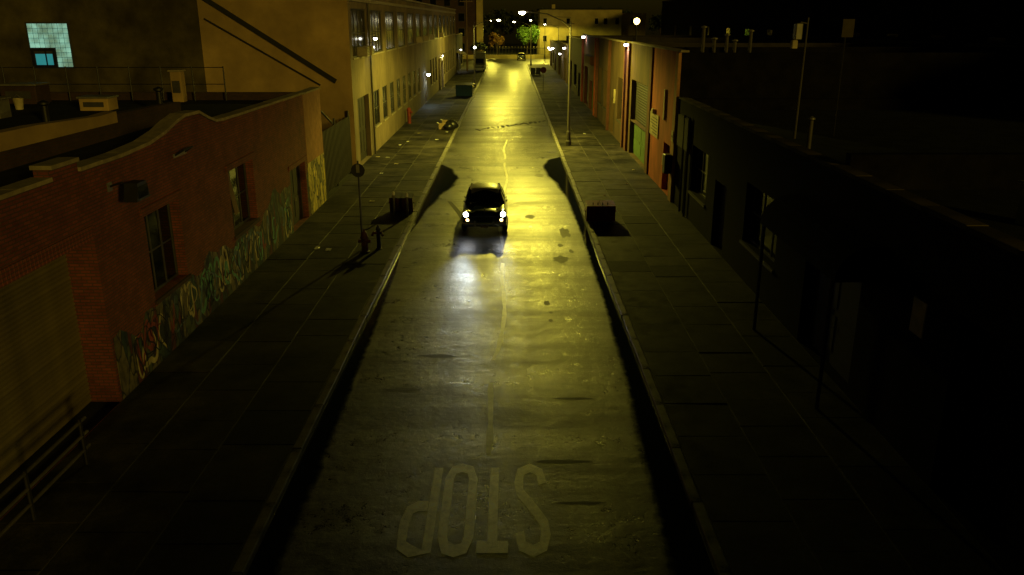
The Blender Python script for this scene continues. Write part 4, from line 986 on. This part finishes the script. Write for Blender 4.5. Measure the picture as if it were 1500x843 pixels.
# ================================================================== STREET FURNITURE
r = empty('sign_post', (-5.66, 30.4, .13), 'tall thin parking sign post near the hydrant', 'sign')
MB().tube([(-5.66, 30.4, .1), (-5.66, 30.4, 3.55)], .035, 8).build('post', M['black'], r)
MB().lathe((-5.66, 30.33, 3.2), [(.02, 0), (.26, 0), (.26, .03), (.02, .03)], 16, 'y').build('disc', M['black'], r)
MB().box(-5.72, -5.60, 30.3, 30.328, 3.12, 3.42).build('sign_plate', M['steel'], r)
def hydrant(x, y, h, label, m='hydrant'):
    r = empty('fire_hydrant', (x, y, .13), label, 'hydrant')
    s = h / .85; b = .13
    MB().lathe((x, y, b), [(.17 * s, 0), (.17 * s, .05 * s), (.12 * s, .07 * s), (.12 * s, .5 * s), (.15 * s, .53 * s), (.15 * s, .58 * s), (.13 * s, .6 * s), (.1 * s, .72 * s), (.04 * s, .78 * s), (.04 * s, .85 * s), (.01, .86 * s)], 12).build('barrel', M[m], r, smooth=True)
    MB().lathe((x, y, b + .42 * s), [(.06 * s, -.22 * s), (.06 * s, .22 * s)], 10, 'x').build('outlet', M[m], r)
    MB().lathe((x, y, b + .36 * s), [(.08 * s, -.23 * s), (.08 * s, -.1 * s)], 10, 'y').build('pumper_cap', M[m], r)
hydrant(-5.5, 30.0, .9, 'dull red fire hydrant beside the sign post')
r = empty('standpipe', (-5.05, 30.5, .13), 'dark twin-headed standpipe beside the hydrant', 'standpipe')
MB().lathe((-5.05, 30.5, .13), [(.12, 0), (.12, .04), (.08, .06), (.08, .75), (.1, .78), (.02, .95)], 10).build('pipe', M['black'], r, smooth=True)
for s in (-1, 1): MB().tube([(-5.05, 30.5, .75), (-5.05 + s * .16, 30.4, .8), (-5.05 + s * .2, 30.3, .72)], .055, 8).build('outlet', M['hydrant'], r)
r = empty('standpipe', (-8.6, 71.0, .13), 'red standpipe against the factory wall', 'standpipe')
MB().lathe((-8.6, 71, .13), [(.16, 0), (.16, 1.0), (.2, 1.02), (.2, 1.2), (.05, 1.35)], 10).build('pipe', M['redpaint'], r, smooth=True)
for s in (-1, 1): MB().tube([(-8.6, 71, 1.1), (-8.6 + .25, 71 + s * .2, 1.05)], .07, 8).build('outlet', M['redpaint'], r)
def bollard(x, y, label, h=1.05):
    r = empty('bollard', (x, y, .13), label, 'bollard', 'white-topped bollards by the kerb')
    MB().lathe((x, y, .13), [(.055, 0), (.055, h - .16)], 10).build('post', M['steel'], r, smooth=True)
    MB().lathe((x, y, .13 + h - .159), [(.06, 0), (.06, .13), (.03, .17)], 10).build('cap', M['white'], r, smooth=True)
bollard(-4.6, 36.0, 'slim steel bollard with a white cap by the trash bin'); bollard(-5.25, 36.4, 'slim steel bollard with a white cap by the trash bin')

def dumpster(name, x, y, w, d, h, m, label, cat, z=.13, lid='black', slope=.18):
    r = empty(name, (x, y, z), label, cat)
    prof = [(y - d / 2 + .12, z + .05), (y + d / 2 - .05, z + .05), (y + d / 2, z + h), (y - d / 2, z + h - slope)]
    b = MB().prism(prof, x - w / 2, x + w / 2).build('bin', M[m], r)
    n = 5
    for i in range(n):
        xx = x - w / 2 + (i + .5) * w / n
        MB().prism([(y - d / 2 + .075, z + .2), (y - d / 2 + .118, z + .2), (y - d / 2 + .02, z + h - slope - .05), (y - d / 2 - .045, z + h - slope - .05)], xx - .03, xx + .03).build('rib', M[m], b)
    for s in (-1, 1):
        MB().prism([(y - d / 2 - .05, z + h - slope + .006), (y + d / 2 + .03, z + h + .006), (y + d / 2 + .03, z + h + .05), (y - d / 2 - .05, z + h - slope + .05)], x + (s - 1) * w / 4 + .01, x + (s + 1) * w / 4 - .01).build('lid', M[lid], r)
        MB().box(x + s * (w / 2) - .02 + s * .04, x + s * (w / 2) + .02 + s * .04, y - d / 4, y + d / 4, z + h * .6, z + h * .68).build('side_pocket', M[m], r)
        for t in (-1, 1): MB().lathe((x + s * (w / 2 - .15), y + t * (d / 2 - .2), z + .075), [(.01, -.03), (.075, -.03), (.075, .03), (.01, .03)], 10, 'x').build('caster', M['rubber'], r)
    return r
dumpster('dumpster', -5.3, 97.5, 1.9, 1.3, 1.45, 'dumpster', 'dark green dumpster on the left sidewalk', 'dumpster')
dumpster('trash_bin', -4.95, 36.9, 1.05, .75, .75, 'hydrant', 'low dark trash bin behind the white-topped bollards', 'trash bin', slope=.06)
r = dumpster('skip_bin', 3.95, 35.2, 1.25, .95, .74, 'redbox', 'dark red metal skip at the right kerb with bottles along its top', 'skip', slope=.03, lid='redbox')
for i in range(4):
    x = 3.6 + i * .21
    o = empty('bottle', (x, 34.9, .90), 'small glinting bottle standing on the dark red skip', 'bottle', 'bottles on the dark red skip')
    MB().lathe((x, 34.85, .90), [(.03, 0), (.034, .02), (.034, .12), (.014, .17), (.012, .22), (.004, .222)], 8).build('glass', M['glass'], o, smooth=True)
    MB().lathe((x, 34.85, 1.125), [(.014, 0), (.014, .02), (.004, .022)], 8).build('cap', M['chrome'], o)
    o.scale = (.7, .7, .55)
def bag(x, y, s, label, m='bag', grp=None):
    mb = MB(); rings = []
    for z, q in ((0, .75), (.12, 1), (.3, 1.02), (.45, .85), (.56, .5), (.62, .16), (.7, .12), (.74, .22)):
        rings.append([(x + s * .45 * q * math.cos(t) * (1 + .12 * math.sin(3 * t + z * 9) + rnd.uniform(-.05, .05)), y + s * .42 * q * math.sin(t) * (1 + rnd.uniform(-.08, .08)), .13 + z * s) for t in [2 * math.pi * k / 14 for k in range(14)]])
    o = mb.loft(rings).build('garbage_bag', M[m], smooth=True)
    return lab(o, label, 'garbage bag', grp)
bag(-4.75, 67.6, 1.15, 'bulging black garbage bag at the left kerb'); bag(-4.95, 66.8, .9, 'smaller black garbage bag slumped beside the boxes')
bag(-4.9, 110.0, 1.1, 'black garbage bag at the foot of the left lamp post'); bag(-5.0, 109.0, .8, 'pale garbage bag at the foot of the left lamp post', 'cream')
for x, y, w, h, a, lb in ((-5.5, 67.2, .5, .45, .3, 'open cardboard box left of the garbage bag'), (-5.35, 68.2, .4, .6, -.2, 'tall cardboard box behind the garbage bag')):
    r = empty('cardboard_box', (x, y, .13), lb, 'box')
    MB().box(x - w / 2, x + w / 2, y - .2, y + .2, .135, .13 + h).build('carton', M['card'], r)
    MB().prism([(x - w / 2, .131 + h), (x - w / 2 - .15, .2 + h), (x - w / 2 - .15, .21 + h), (x - w / 2, .142 + h)], y - .2, y + .2, 'xz').build('flap', M['white'], r)
for x, y, lb in ((3.75, 137.0, 'first black wheeled bin by the right kerb'), (4.6, 137.4, 'black wheeled bin by the right kerb')):
    dumpster('wheeled_bin', x, y, .7, .75, 1.1, 'black', 'black wheeled bin standing on the right sidewalk', 'trash bin', slope=.05)['group'] = 'black wheeled bins'
r = empty('round_sign', (4.15, 105.0, .13), 'round red sign on a thin post on the right sidewalk', 'sign')
MB().tube([(4.15, 105, .13), (4.15, 105, 3.0)], .035, 8).build('post', M['polegrey'], r)
MB().lathe((4.15, 104.93, 2.65), [(.02, 0), (.38, 0), (.38, .03), (.02, .03)], 16, 'y').build('disc', M['redpaint'], r)

# ================================================================== VEHICLES
def make_car(paint, label, lit):
    """1950s-style rounded sedan, nose towards -y, front bumper at y = 0"""
    r = empty('car', (0, 0, 0), label, 'car')
    def prof(w, zb, zf, zh):
        h = [(0, zh), (.36 * w, zh - .012), (.56 * w, zh - .06), (.68 * w, zf - .035), (.80 * w, zf), (.92 * w, zf - .035), (w, zf - .17), (1.0 * w, .62), (.985 * w, .48), (.95 * w, zb + .03), (.86 * w, zb), (0, zb)]
        return h + [(-x, z) for x, z in reversed(h[1:-1])]
    st = [(-.02, .70, .44, .80, .80), (.03, .82, .38, .93, .92), (.12, .89, .34, 1.0, .97), (.35, .92, .30, 1.02, 1.02), (.9, .935, .28, 1.015, 1.06), (1.6, .94, .27, 1.01, 1.09), (2.6, .945, .27, 1.02, 1.05), (3.6, .945, .27, 1.02, 1.06), (4.3, .92, .28, .99, 1.03), (4.75, .88, .32, .93, .95), (4.95, .80, .38, .84, .84), (5.02, .68, .45, .72, .72)]
    MB().loft([[(x, y, z) for x, z in prof(w, zb, zf, zh)] for y, w, zb, zf, zh in st]).build('body', M[paint], r, smooth=True)
    # roof
    rs = []
    for y, w, zt in ((2.02, .60, 1.50), (2.12, .63, 1.555), (2.4, .66, 1.60), (2.9, .67, 1.61), (3.35, .655, 1.585), (3.62, .62, 1.52), (3.72, .58, 1.46)):
        h = [(0, zt), (.5 * w, zt - .01), (.8 * w, zt - .045), (.95 * w, zt - .09), (1.0 * w, zt - .13), (.93 * w, zt - .135), (0, zt - .06)]
        rs.append([(x, y, z) for x, z in h + [(-x, z) for x, z in reversed(h[1:-1])]])
    MB().loft(rs).build('roof', M['roofpaint'], r, smooth=True)
    # glass
    def grid(f, nu, nv):
        vs = [f(-1 + 2 * i / nu, j / nv) for j in range(nv + 1) for i in range(nu + 1)]
        fs = [(j * (nu + 1) + i, j * (nu + 1) + i + 1, (j + 1) * (nu + 1) + i + 1, (j + 1) * (nu + 1) + i) for j in range(nv) for i in range(nu)]
        return MB().add(vs, fs)
    grid(lambda u, v: ((.80 - .2 * v) * u, 1.50 + .28 * u * u + v * (.53 - .13 * u * u), 1.075 - .04 * u * u + v * (.435 - .02 * u * u)), 12, 5).build('windshield', M['carglass'], r, smooth=True, fix=False)
    grid(lambda u, v: ((.76 - .2 * v) * u, 4.12 - .2 * u * u - v * (.42 - .1 * u * u), 1.04 - .03 * u * u + v * .42), 10, 4).build('rear_window', M['carglass'], r, smooth=True, fix=False)
    for s in (-1, 1):
        for ya, yb, yc, yd in ((1.80, 2.78, 2.16, 2.76), (2.86, 3.86, 2.86, 3.58)):
            MB().add([(s * .835, ya, 1.03), (s * .835, yb, 1.03), (s * .645, yd, 1.47), (s * .645, yc, 1.47)], [(0, 1, 2, 3)]).build('side_window', M['carglass'], r, fix=False)
        MB().tube([(s * .83, 1.76, 1.0), (s * .62, 2.10, 1.50)], .035, 6).build('front_pillar', M[paint], r)
        MB().tube([(s * .845, 2.82, 1.0), (s * .645, 2.81, 1.49)], .035, 6).build('middle_pillar', M[paint], r)
        MB().tube([(s * .82, 3.95, 1.0), (s * .60, 3.65, 1.48)], .05, 6).build('rear_pillar', M[paint], r)
        # trim, handle, mirror
        MB().box(s * .952 - .012, s * .952 + .012, .9, 4.3, .70, .73).build('side_trim', M['chrome'], r)
        for y in (2.6, 3.5): MB().box(s * .955 - .015, s * .955 + .015, y, y + .2, .86, .885).build('door_handle', M['chrome'], r)
        if s > 0:
            mi = MB().tube([(s * .88, 1.85, 1.0), (s * .93, 1.82, 1.07)], .01, 6).build('mirror', M['chrome'], r)
            MB().lathe((s * .94, 1.80, 1.10), [(.01, -.02), (.045, -.015), (.05, .015), (.01, .02)], 12, 'y').build('mirror_head', M['chrome'], mi, smooth=True)
        # lamps
        hb = MB().lathe((s * .765, .02, .90), [(.11, -.075), (.14, -.07), (.145, -.03), (.14, .12), (.05, .14)], 18, 'y').build('headlight', M['chrome'], r, smooth=True)
        MB().lathe((s * .765, .02, .90), [(.01, -.11), (.06, -.1), (.1, -.08), (.105, -.07), (.02, -.06)], 16, 'y').build('lens', M['headlamp' if lit else 'glass'], hb, smooth=True)
        tb = MB().lathe((s * .70, .0, .665), [(.06, -.06), (.085, -.055), (.09, .1), (.03, .11)], 14, 'y').build('turn_lamp', M['chrome'], r, smooth=True)
        MB().lathe((s * .70, .0, .665), [(.01, -.085), (.05, -.075), (.066, -.06), (.02, -.05)], 12, 'y').build('lens', M['turnlamp' if lit else 'glass'], tb, smooth=True)
        MB().lathe((s * .74, 4.98, .72), [(.01, .1), (.05, .08), (.07, .03), (.07, -.1)], 12, 'y').build('tail_lamp', M['redbox'], r, smooth=True)
        # wheels
        for y in (.92, 3.95):
            MB().lathe((s * .93, y, .38), [(.02, s * .003), (.43, s * .003), (.44, -s * .02), (.05, -s * .05)], 20, 'x').build('wheel_arch', M['black'], r)
            t = MB().lathe((s * .86, y, .335), [(.2, -s * .09), (.30, -s * .09), (.335, -s * .05), (.335, s * .05), (.30, s * .1), (.2, s * .1)], 24, 'x').build('wheel', M['rubber'], r, smooth=True)
            MB().lathe((s * .86, y, .335), [(.20, s * .102), (.17, s * .115), (.1, s * .135), (.02, s * .14)], 18, 'x').build('hubcap', M['chrome'], t, smooth=True)
            MB().lathe((s * .86, y, .335), [(.205, s * .06), (.203, s * .101), (.02, s * .1)], 18, 'x').build('rim', M['steel'], t, smooth=True)
    # bumpers
    for yy_, d, nm in ((-.11, -1, 'front_bumper'), (5.1, 1, 'rear_bumper')):
        pts = [(-.93, yy_ - d * .42, .52), (-.9, yy_ - d * .12, .52), (-.6, yy_, .52), (0, yy_ + d * .05, .52), (.6, yy_, .52), (.9, yy_ - d * .12, .52), (.93, yy_ - d * .42, .52)]
        rings = [[(x, y + d * oy, z + oz) for oy, oz in ((0, -.09), (.03, -.05), (.045, 0), (.03, .05), (0, .09), (-.03, .06), (-.03, -.06))] for x, y, z in pts]
        b = MB().loft(rings).build(nm, M['chrome'], r, smooth=True)
        for x in (-.38, .38): MB().cbox(x - .045, x + .045, min(yy_ + d * .03, yy_ + d * .13), max(yy_ + d * .03, yy_ + d * .13), .42, .70, .02).build('overrider', M['chrome'], b)
    # grille
    g = MB().box(-.58, .58, -.02, .03, .60, .80).build('grille', M['black'], r)
    for k in range(4): MB().tube([(-.56, -.035, .63 + k * .05), (0, -.06, .63 + k * .05), (.56, -.035, .63 + k * .05)], .012, 6).build('grille_bar', M['chrome'], g)
    MB().tube([(0, .02, .97), (0, .25, 1.05), (0, .5, 1.075)], [.012, .03, .008], 8).build('hood_ornament', M['chrome'], r)
    MB().box(-.16, .16, -.2, -.185, .36, .46).build('number_plate', M['card'], r)
    # bonnet shut line strip and wipers
    MB().tube([(0, .1, .985), (0, .6, 1.05), (0, 1.45, 1.09)], .012, 6).build('hood_trim', M['chrome'], r)
    for s in (-.35, .35): MB().tube([(s, 1.46, 1.09), (s + .25, 1.56, 1.2)], .01, 5).build('wiper', M['black'], r)
    for s in (-.36, .36): MB().cbox(s - .3, s + .3, 2.7, 2.95, .6, 1.25, .05).build('seat', M['seatc'], r)
    if lit:
        for s, e in ((-1, 210), (1, 34)):
            light('headlight_beam', 'SPOT', r, (s * .765, -.16, .90), e, (.78, .90, 1.0), .06, (s * .03, -1, -.115), 22, 1.0)
    return r
car = make_car('carpaint', 'dark 1950s sedan driving with both headlights lit', True)
car.location = (-1.06, 33.1, 0); car.rotation_euler.z = R(0.8)
def parked(x, y, rz, label, grp=None):
    c = bpy.data.objects.new('car', None); col.objects.link(c); ORG[c] = Vector((0, 0, 0))
    lab(c, label, 'car', grp)
    def cp(o, parent):
        if o.type == 'LIGHT': return
        k = o.copy(); col.objects.link(k); k.parent = parent
        if k.name.startswith('lens') : 
            k.data = o.data.copy(); k.data.materials[0] = M['glass']
        if o.data.materials and o.data.materials[0] == M['carpaint']:
            k.data = o.data.copy(); k.data.materials[0] = M['bluecar']
        for ch in o.children: cp(ch, k)
    for ch in list(car.children): cp(ch, c)
    c.location = (x, y, 0); c.rotation_euler.z = R(rz)
    return c
parked(2.6, 190, 0, 'dark parked car at the far side of the cross street')
parked(-11, 196.8, 90, 'grey parked car beside the low park wall'); 

# box truck at the left kerb far down
r = empty('box_truck', (-4.6, 146, 0), 'dark box truck parked at the left kerb far down the street', 'truck')
MB().cbox(-6.2, -4.35, 147.6, 153.5, .75, 3.2, .05).build('cargo_box', M['black'], r)
cb = MB().prism([(145.2, .5), (147.5, .5), (147.5, 2.3), (146.3, 2.3), (145.7, 1.5), (145.2, 1.3)], -6.15, -4.4).build('cab', M['bluecar'], r)
MB().add([(-6.0, 145.66, 1.56), (-4.55, 145.66, 1.56), (-4.55, 146.24, 2.24), (-6.0, 146.24, 2.24)], [(0, 1, 2, 3)]).build('windshield', M['carglass'], cb, fix=False)
for x in (-6.05, -4.5):
    for y in (146, 151.8): MB().lathe((x, y, .53), [(.05, -.12), (.4, -.12), (.4, .12), (.05, .12)], 16, 'x').build('wheel', M['rubber'], r)
MB().box(-6.1, -4.45, 145.0, 145.18, .5, .7).build('bumper', M['chrome'], r)
for x in (-6.0, -4.75): MB().box(x, x + .2, 145.15, 145.198, .85, 1.02).build('headlight', M['glass'], r)

# ================================================================== BEYOND THE CROSS STREET
lab(strip(-150, 150, 199.3, 420, .1).build('park_ground', M['ground'], fix=False), kind='structure')
r = empty('park_wall', (0, 199.5, 0), 'low pale wall along the far side of the cross street', 'wall')
for i in range(20):
    x = -15.0 + i * 1.6
    MB().cbox(x + .01, x + 1.59, 199.2, 199.6, -.02, .85 + rnd.uniform(0, .03), .02).build('block', M['paleyellow'], r)
r = empty('park_fence', (0, 206, .1), 'railing fence with pale-capped posts in front of the trees', 'fence')
for i in range(24):
    x = -7.0 + i * .75; o = MB().tube([(x, 206, .1), (x, 206, 2.3)], .05, 6).build('post', M['frame'], r)
    MB().lathe((x, 206, 2.3), [(.06, .001), (.1, .1), (.08, .22), (.01, .26)], 8).build('post_cap', M['cream'], o)
for z in (.6, 2.1): MB().box(-7.0, 10.3, 206.06, 206.1, z, z + .08).build('rail', M['frame'], r)
# pale yellow building
rt = empty('yellow_building', (16, 212, 0), 'pale yellow two-storey building with small dark windows past the cross street', 'building')
MB().box(7.2, 27, 208, 224, -.02, 11.0).build('wall', M['paleyellow'], rt)
MB().box(27.002, 33, 209, 224, -.02, 10.2).build('wing', M['tan'], rt)
MB().box(6.9, 27.1, 207.8, 224.1, 11.001, 11.25).build('roof', M['roof'], rt)
MB().box(10.2, 11.0, 210, 211, 11.251, 12.2).build('chimney', M['paleyellow'], rt)
for x in (8.0, 13.6, 20.4, 22.6, 25.4, 29.2):
    y = 208 if x < 27 else 209
    for z in (7.6, 3.6):
        w = MB().box(x, x + 1.0, y - .06, y - .003, z, z + 1.5).build('window', M['framepale'], rt)
        MB().box(x + .1, x + .9, y - .08, y - .062, z + .1, z + 1.4).build('pane', M['glass'], w)
        MB().box(x - .1, x + 1.1, y - .14, y - .003, z - .12, z - .004).build('sill', M['framepale'], w)
# trees
def tree(x, y, h, rad, leaf, label, n=900, grp=None, base=.1, ls=.28, cz=.62, tr=.16):
    r = empty('tree', (x, y, base), label, 'tree', grp)
    g = random.Random(int(abs(x) * 31 + abs(y) * 7))
    mb = MB(); mb.tube([(x, y, base), (x + .08, y, base + h * .25), (x - .05, y + .05, base + h * .5), (x, y, base + h * .8)], [tr, tr * .75, tr * .5, tr * .15], 8)
    cl = []
    for k in range(13):
        a = g.uniform(0, 6.28); e = g.uniform(-.5, .9); q = rad * g.uniform(.35, .95)
        c = Vector((x + q * math.cos(a) * math.cos(e), y + q * math.sin(a) * math.cos(e), base + h * cz + q * math.sin(e) * (h * .38 / rad)))
        cl.append((c, rad * g.uniform(.28, .5)))
        mb.tube([(x, y, base + h * g.uniform(.28, .55)), tuple((Vector((x, y, base + h * .5)) + c) / 2), tuple(c)], [tr * .4, tr * .25, tr * .08], 5)
    mb.build('trunk', M['bark'], r, smooth=True)
    lm = MB()
    for i in range(n):
        c, q = cl[g.randrange(len(cl))]
        d = Vector((g.gauss(0, 1), g.gauss(0, 1), g.gauss(0, .8))); d = d.normalized() * q * g.uniform(.3, 1.1)
        p = c + d; a = Vector((g.gauss(0, 1), g.gauss(0, 1), g.gauss(0, 1))).normalized(); b = a.cross(Vector((g.gauss(0, 1), g.gauss(0, 1), g.gauss(0, 1)))).normalized(); s = ls * g.uniform(.5, 1.2)
        lm.quad(p - a * s, p + b * s * .5, p + a * s, p - b * s * .5)
    lm.build('crown', M[leaf], r, fix=False)
    return r
tree(4.0, 202.5, 7.8, 2.7, 'leafgreen', 'green leafy tree beyond the cross street', 2400)
tree(-3.0, 203.0, 6.4, 1.9, 'leaforange', 'autumn orange tree beside the tall brick building', 1200)
tree(-6.3, 164.5, 5.2, 1.4, 'leafdark', 'dark bushy tree near the parked box truck', 900, base=.13)
for i, (x, y, h) in enumerate(((-9, 262, 11), (-2, 270, 12.5), (5.5, 266, 11.5), (12, 275, 12), (19, 268, 11), (27, 276, 13), (36, 270, 12), (46, 262, 13), (-17, 268, 12))):
    tree(x, y, h, 4.2, 'leafdark', 'dark tall tree in the far line of trees', 1300, 'far line of trees', ls=.6, tr=.3)

# scraps of paper and cans dropped on the pavements
g = random.Random(11)
for i in range(16):
    sd = g.choice((-1, -1, 1)); x = g.uniform(-8.6, -4.9) if sd < 0 else g.uniform(3.9, 7.5); y = g.uniform(30, 66)
    mb = MB(); n = 4; w, l = g.uniform(.05, .14), g.uniform(.07, .18)
    vs = [(x + (a / n - .5) * 2 * w, y + (b / n - .5) * 2 * l, .145 + g.uniform(0, .03)) for b in range(n + 1) for a in range(n + 1)]
    mb.add(vs, [(b * (n + 1) + a, b * (n + 1) + a + 1, (b + 1) * (n + 1) + a + 1, (b + 1) * (n + 1) + a) for b in range(n) for a in range(n)])
    o = mb.build('paper_scrap', M[g.choice(('white', 'card', 'cream'))], fix=False)
    lab(o, 'crumpled paper scrap dropped on the ' + ('left' if sd < 0 else 'right') + ' pavement slabs', 'litter', 'paper scraps on the pavements')
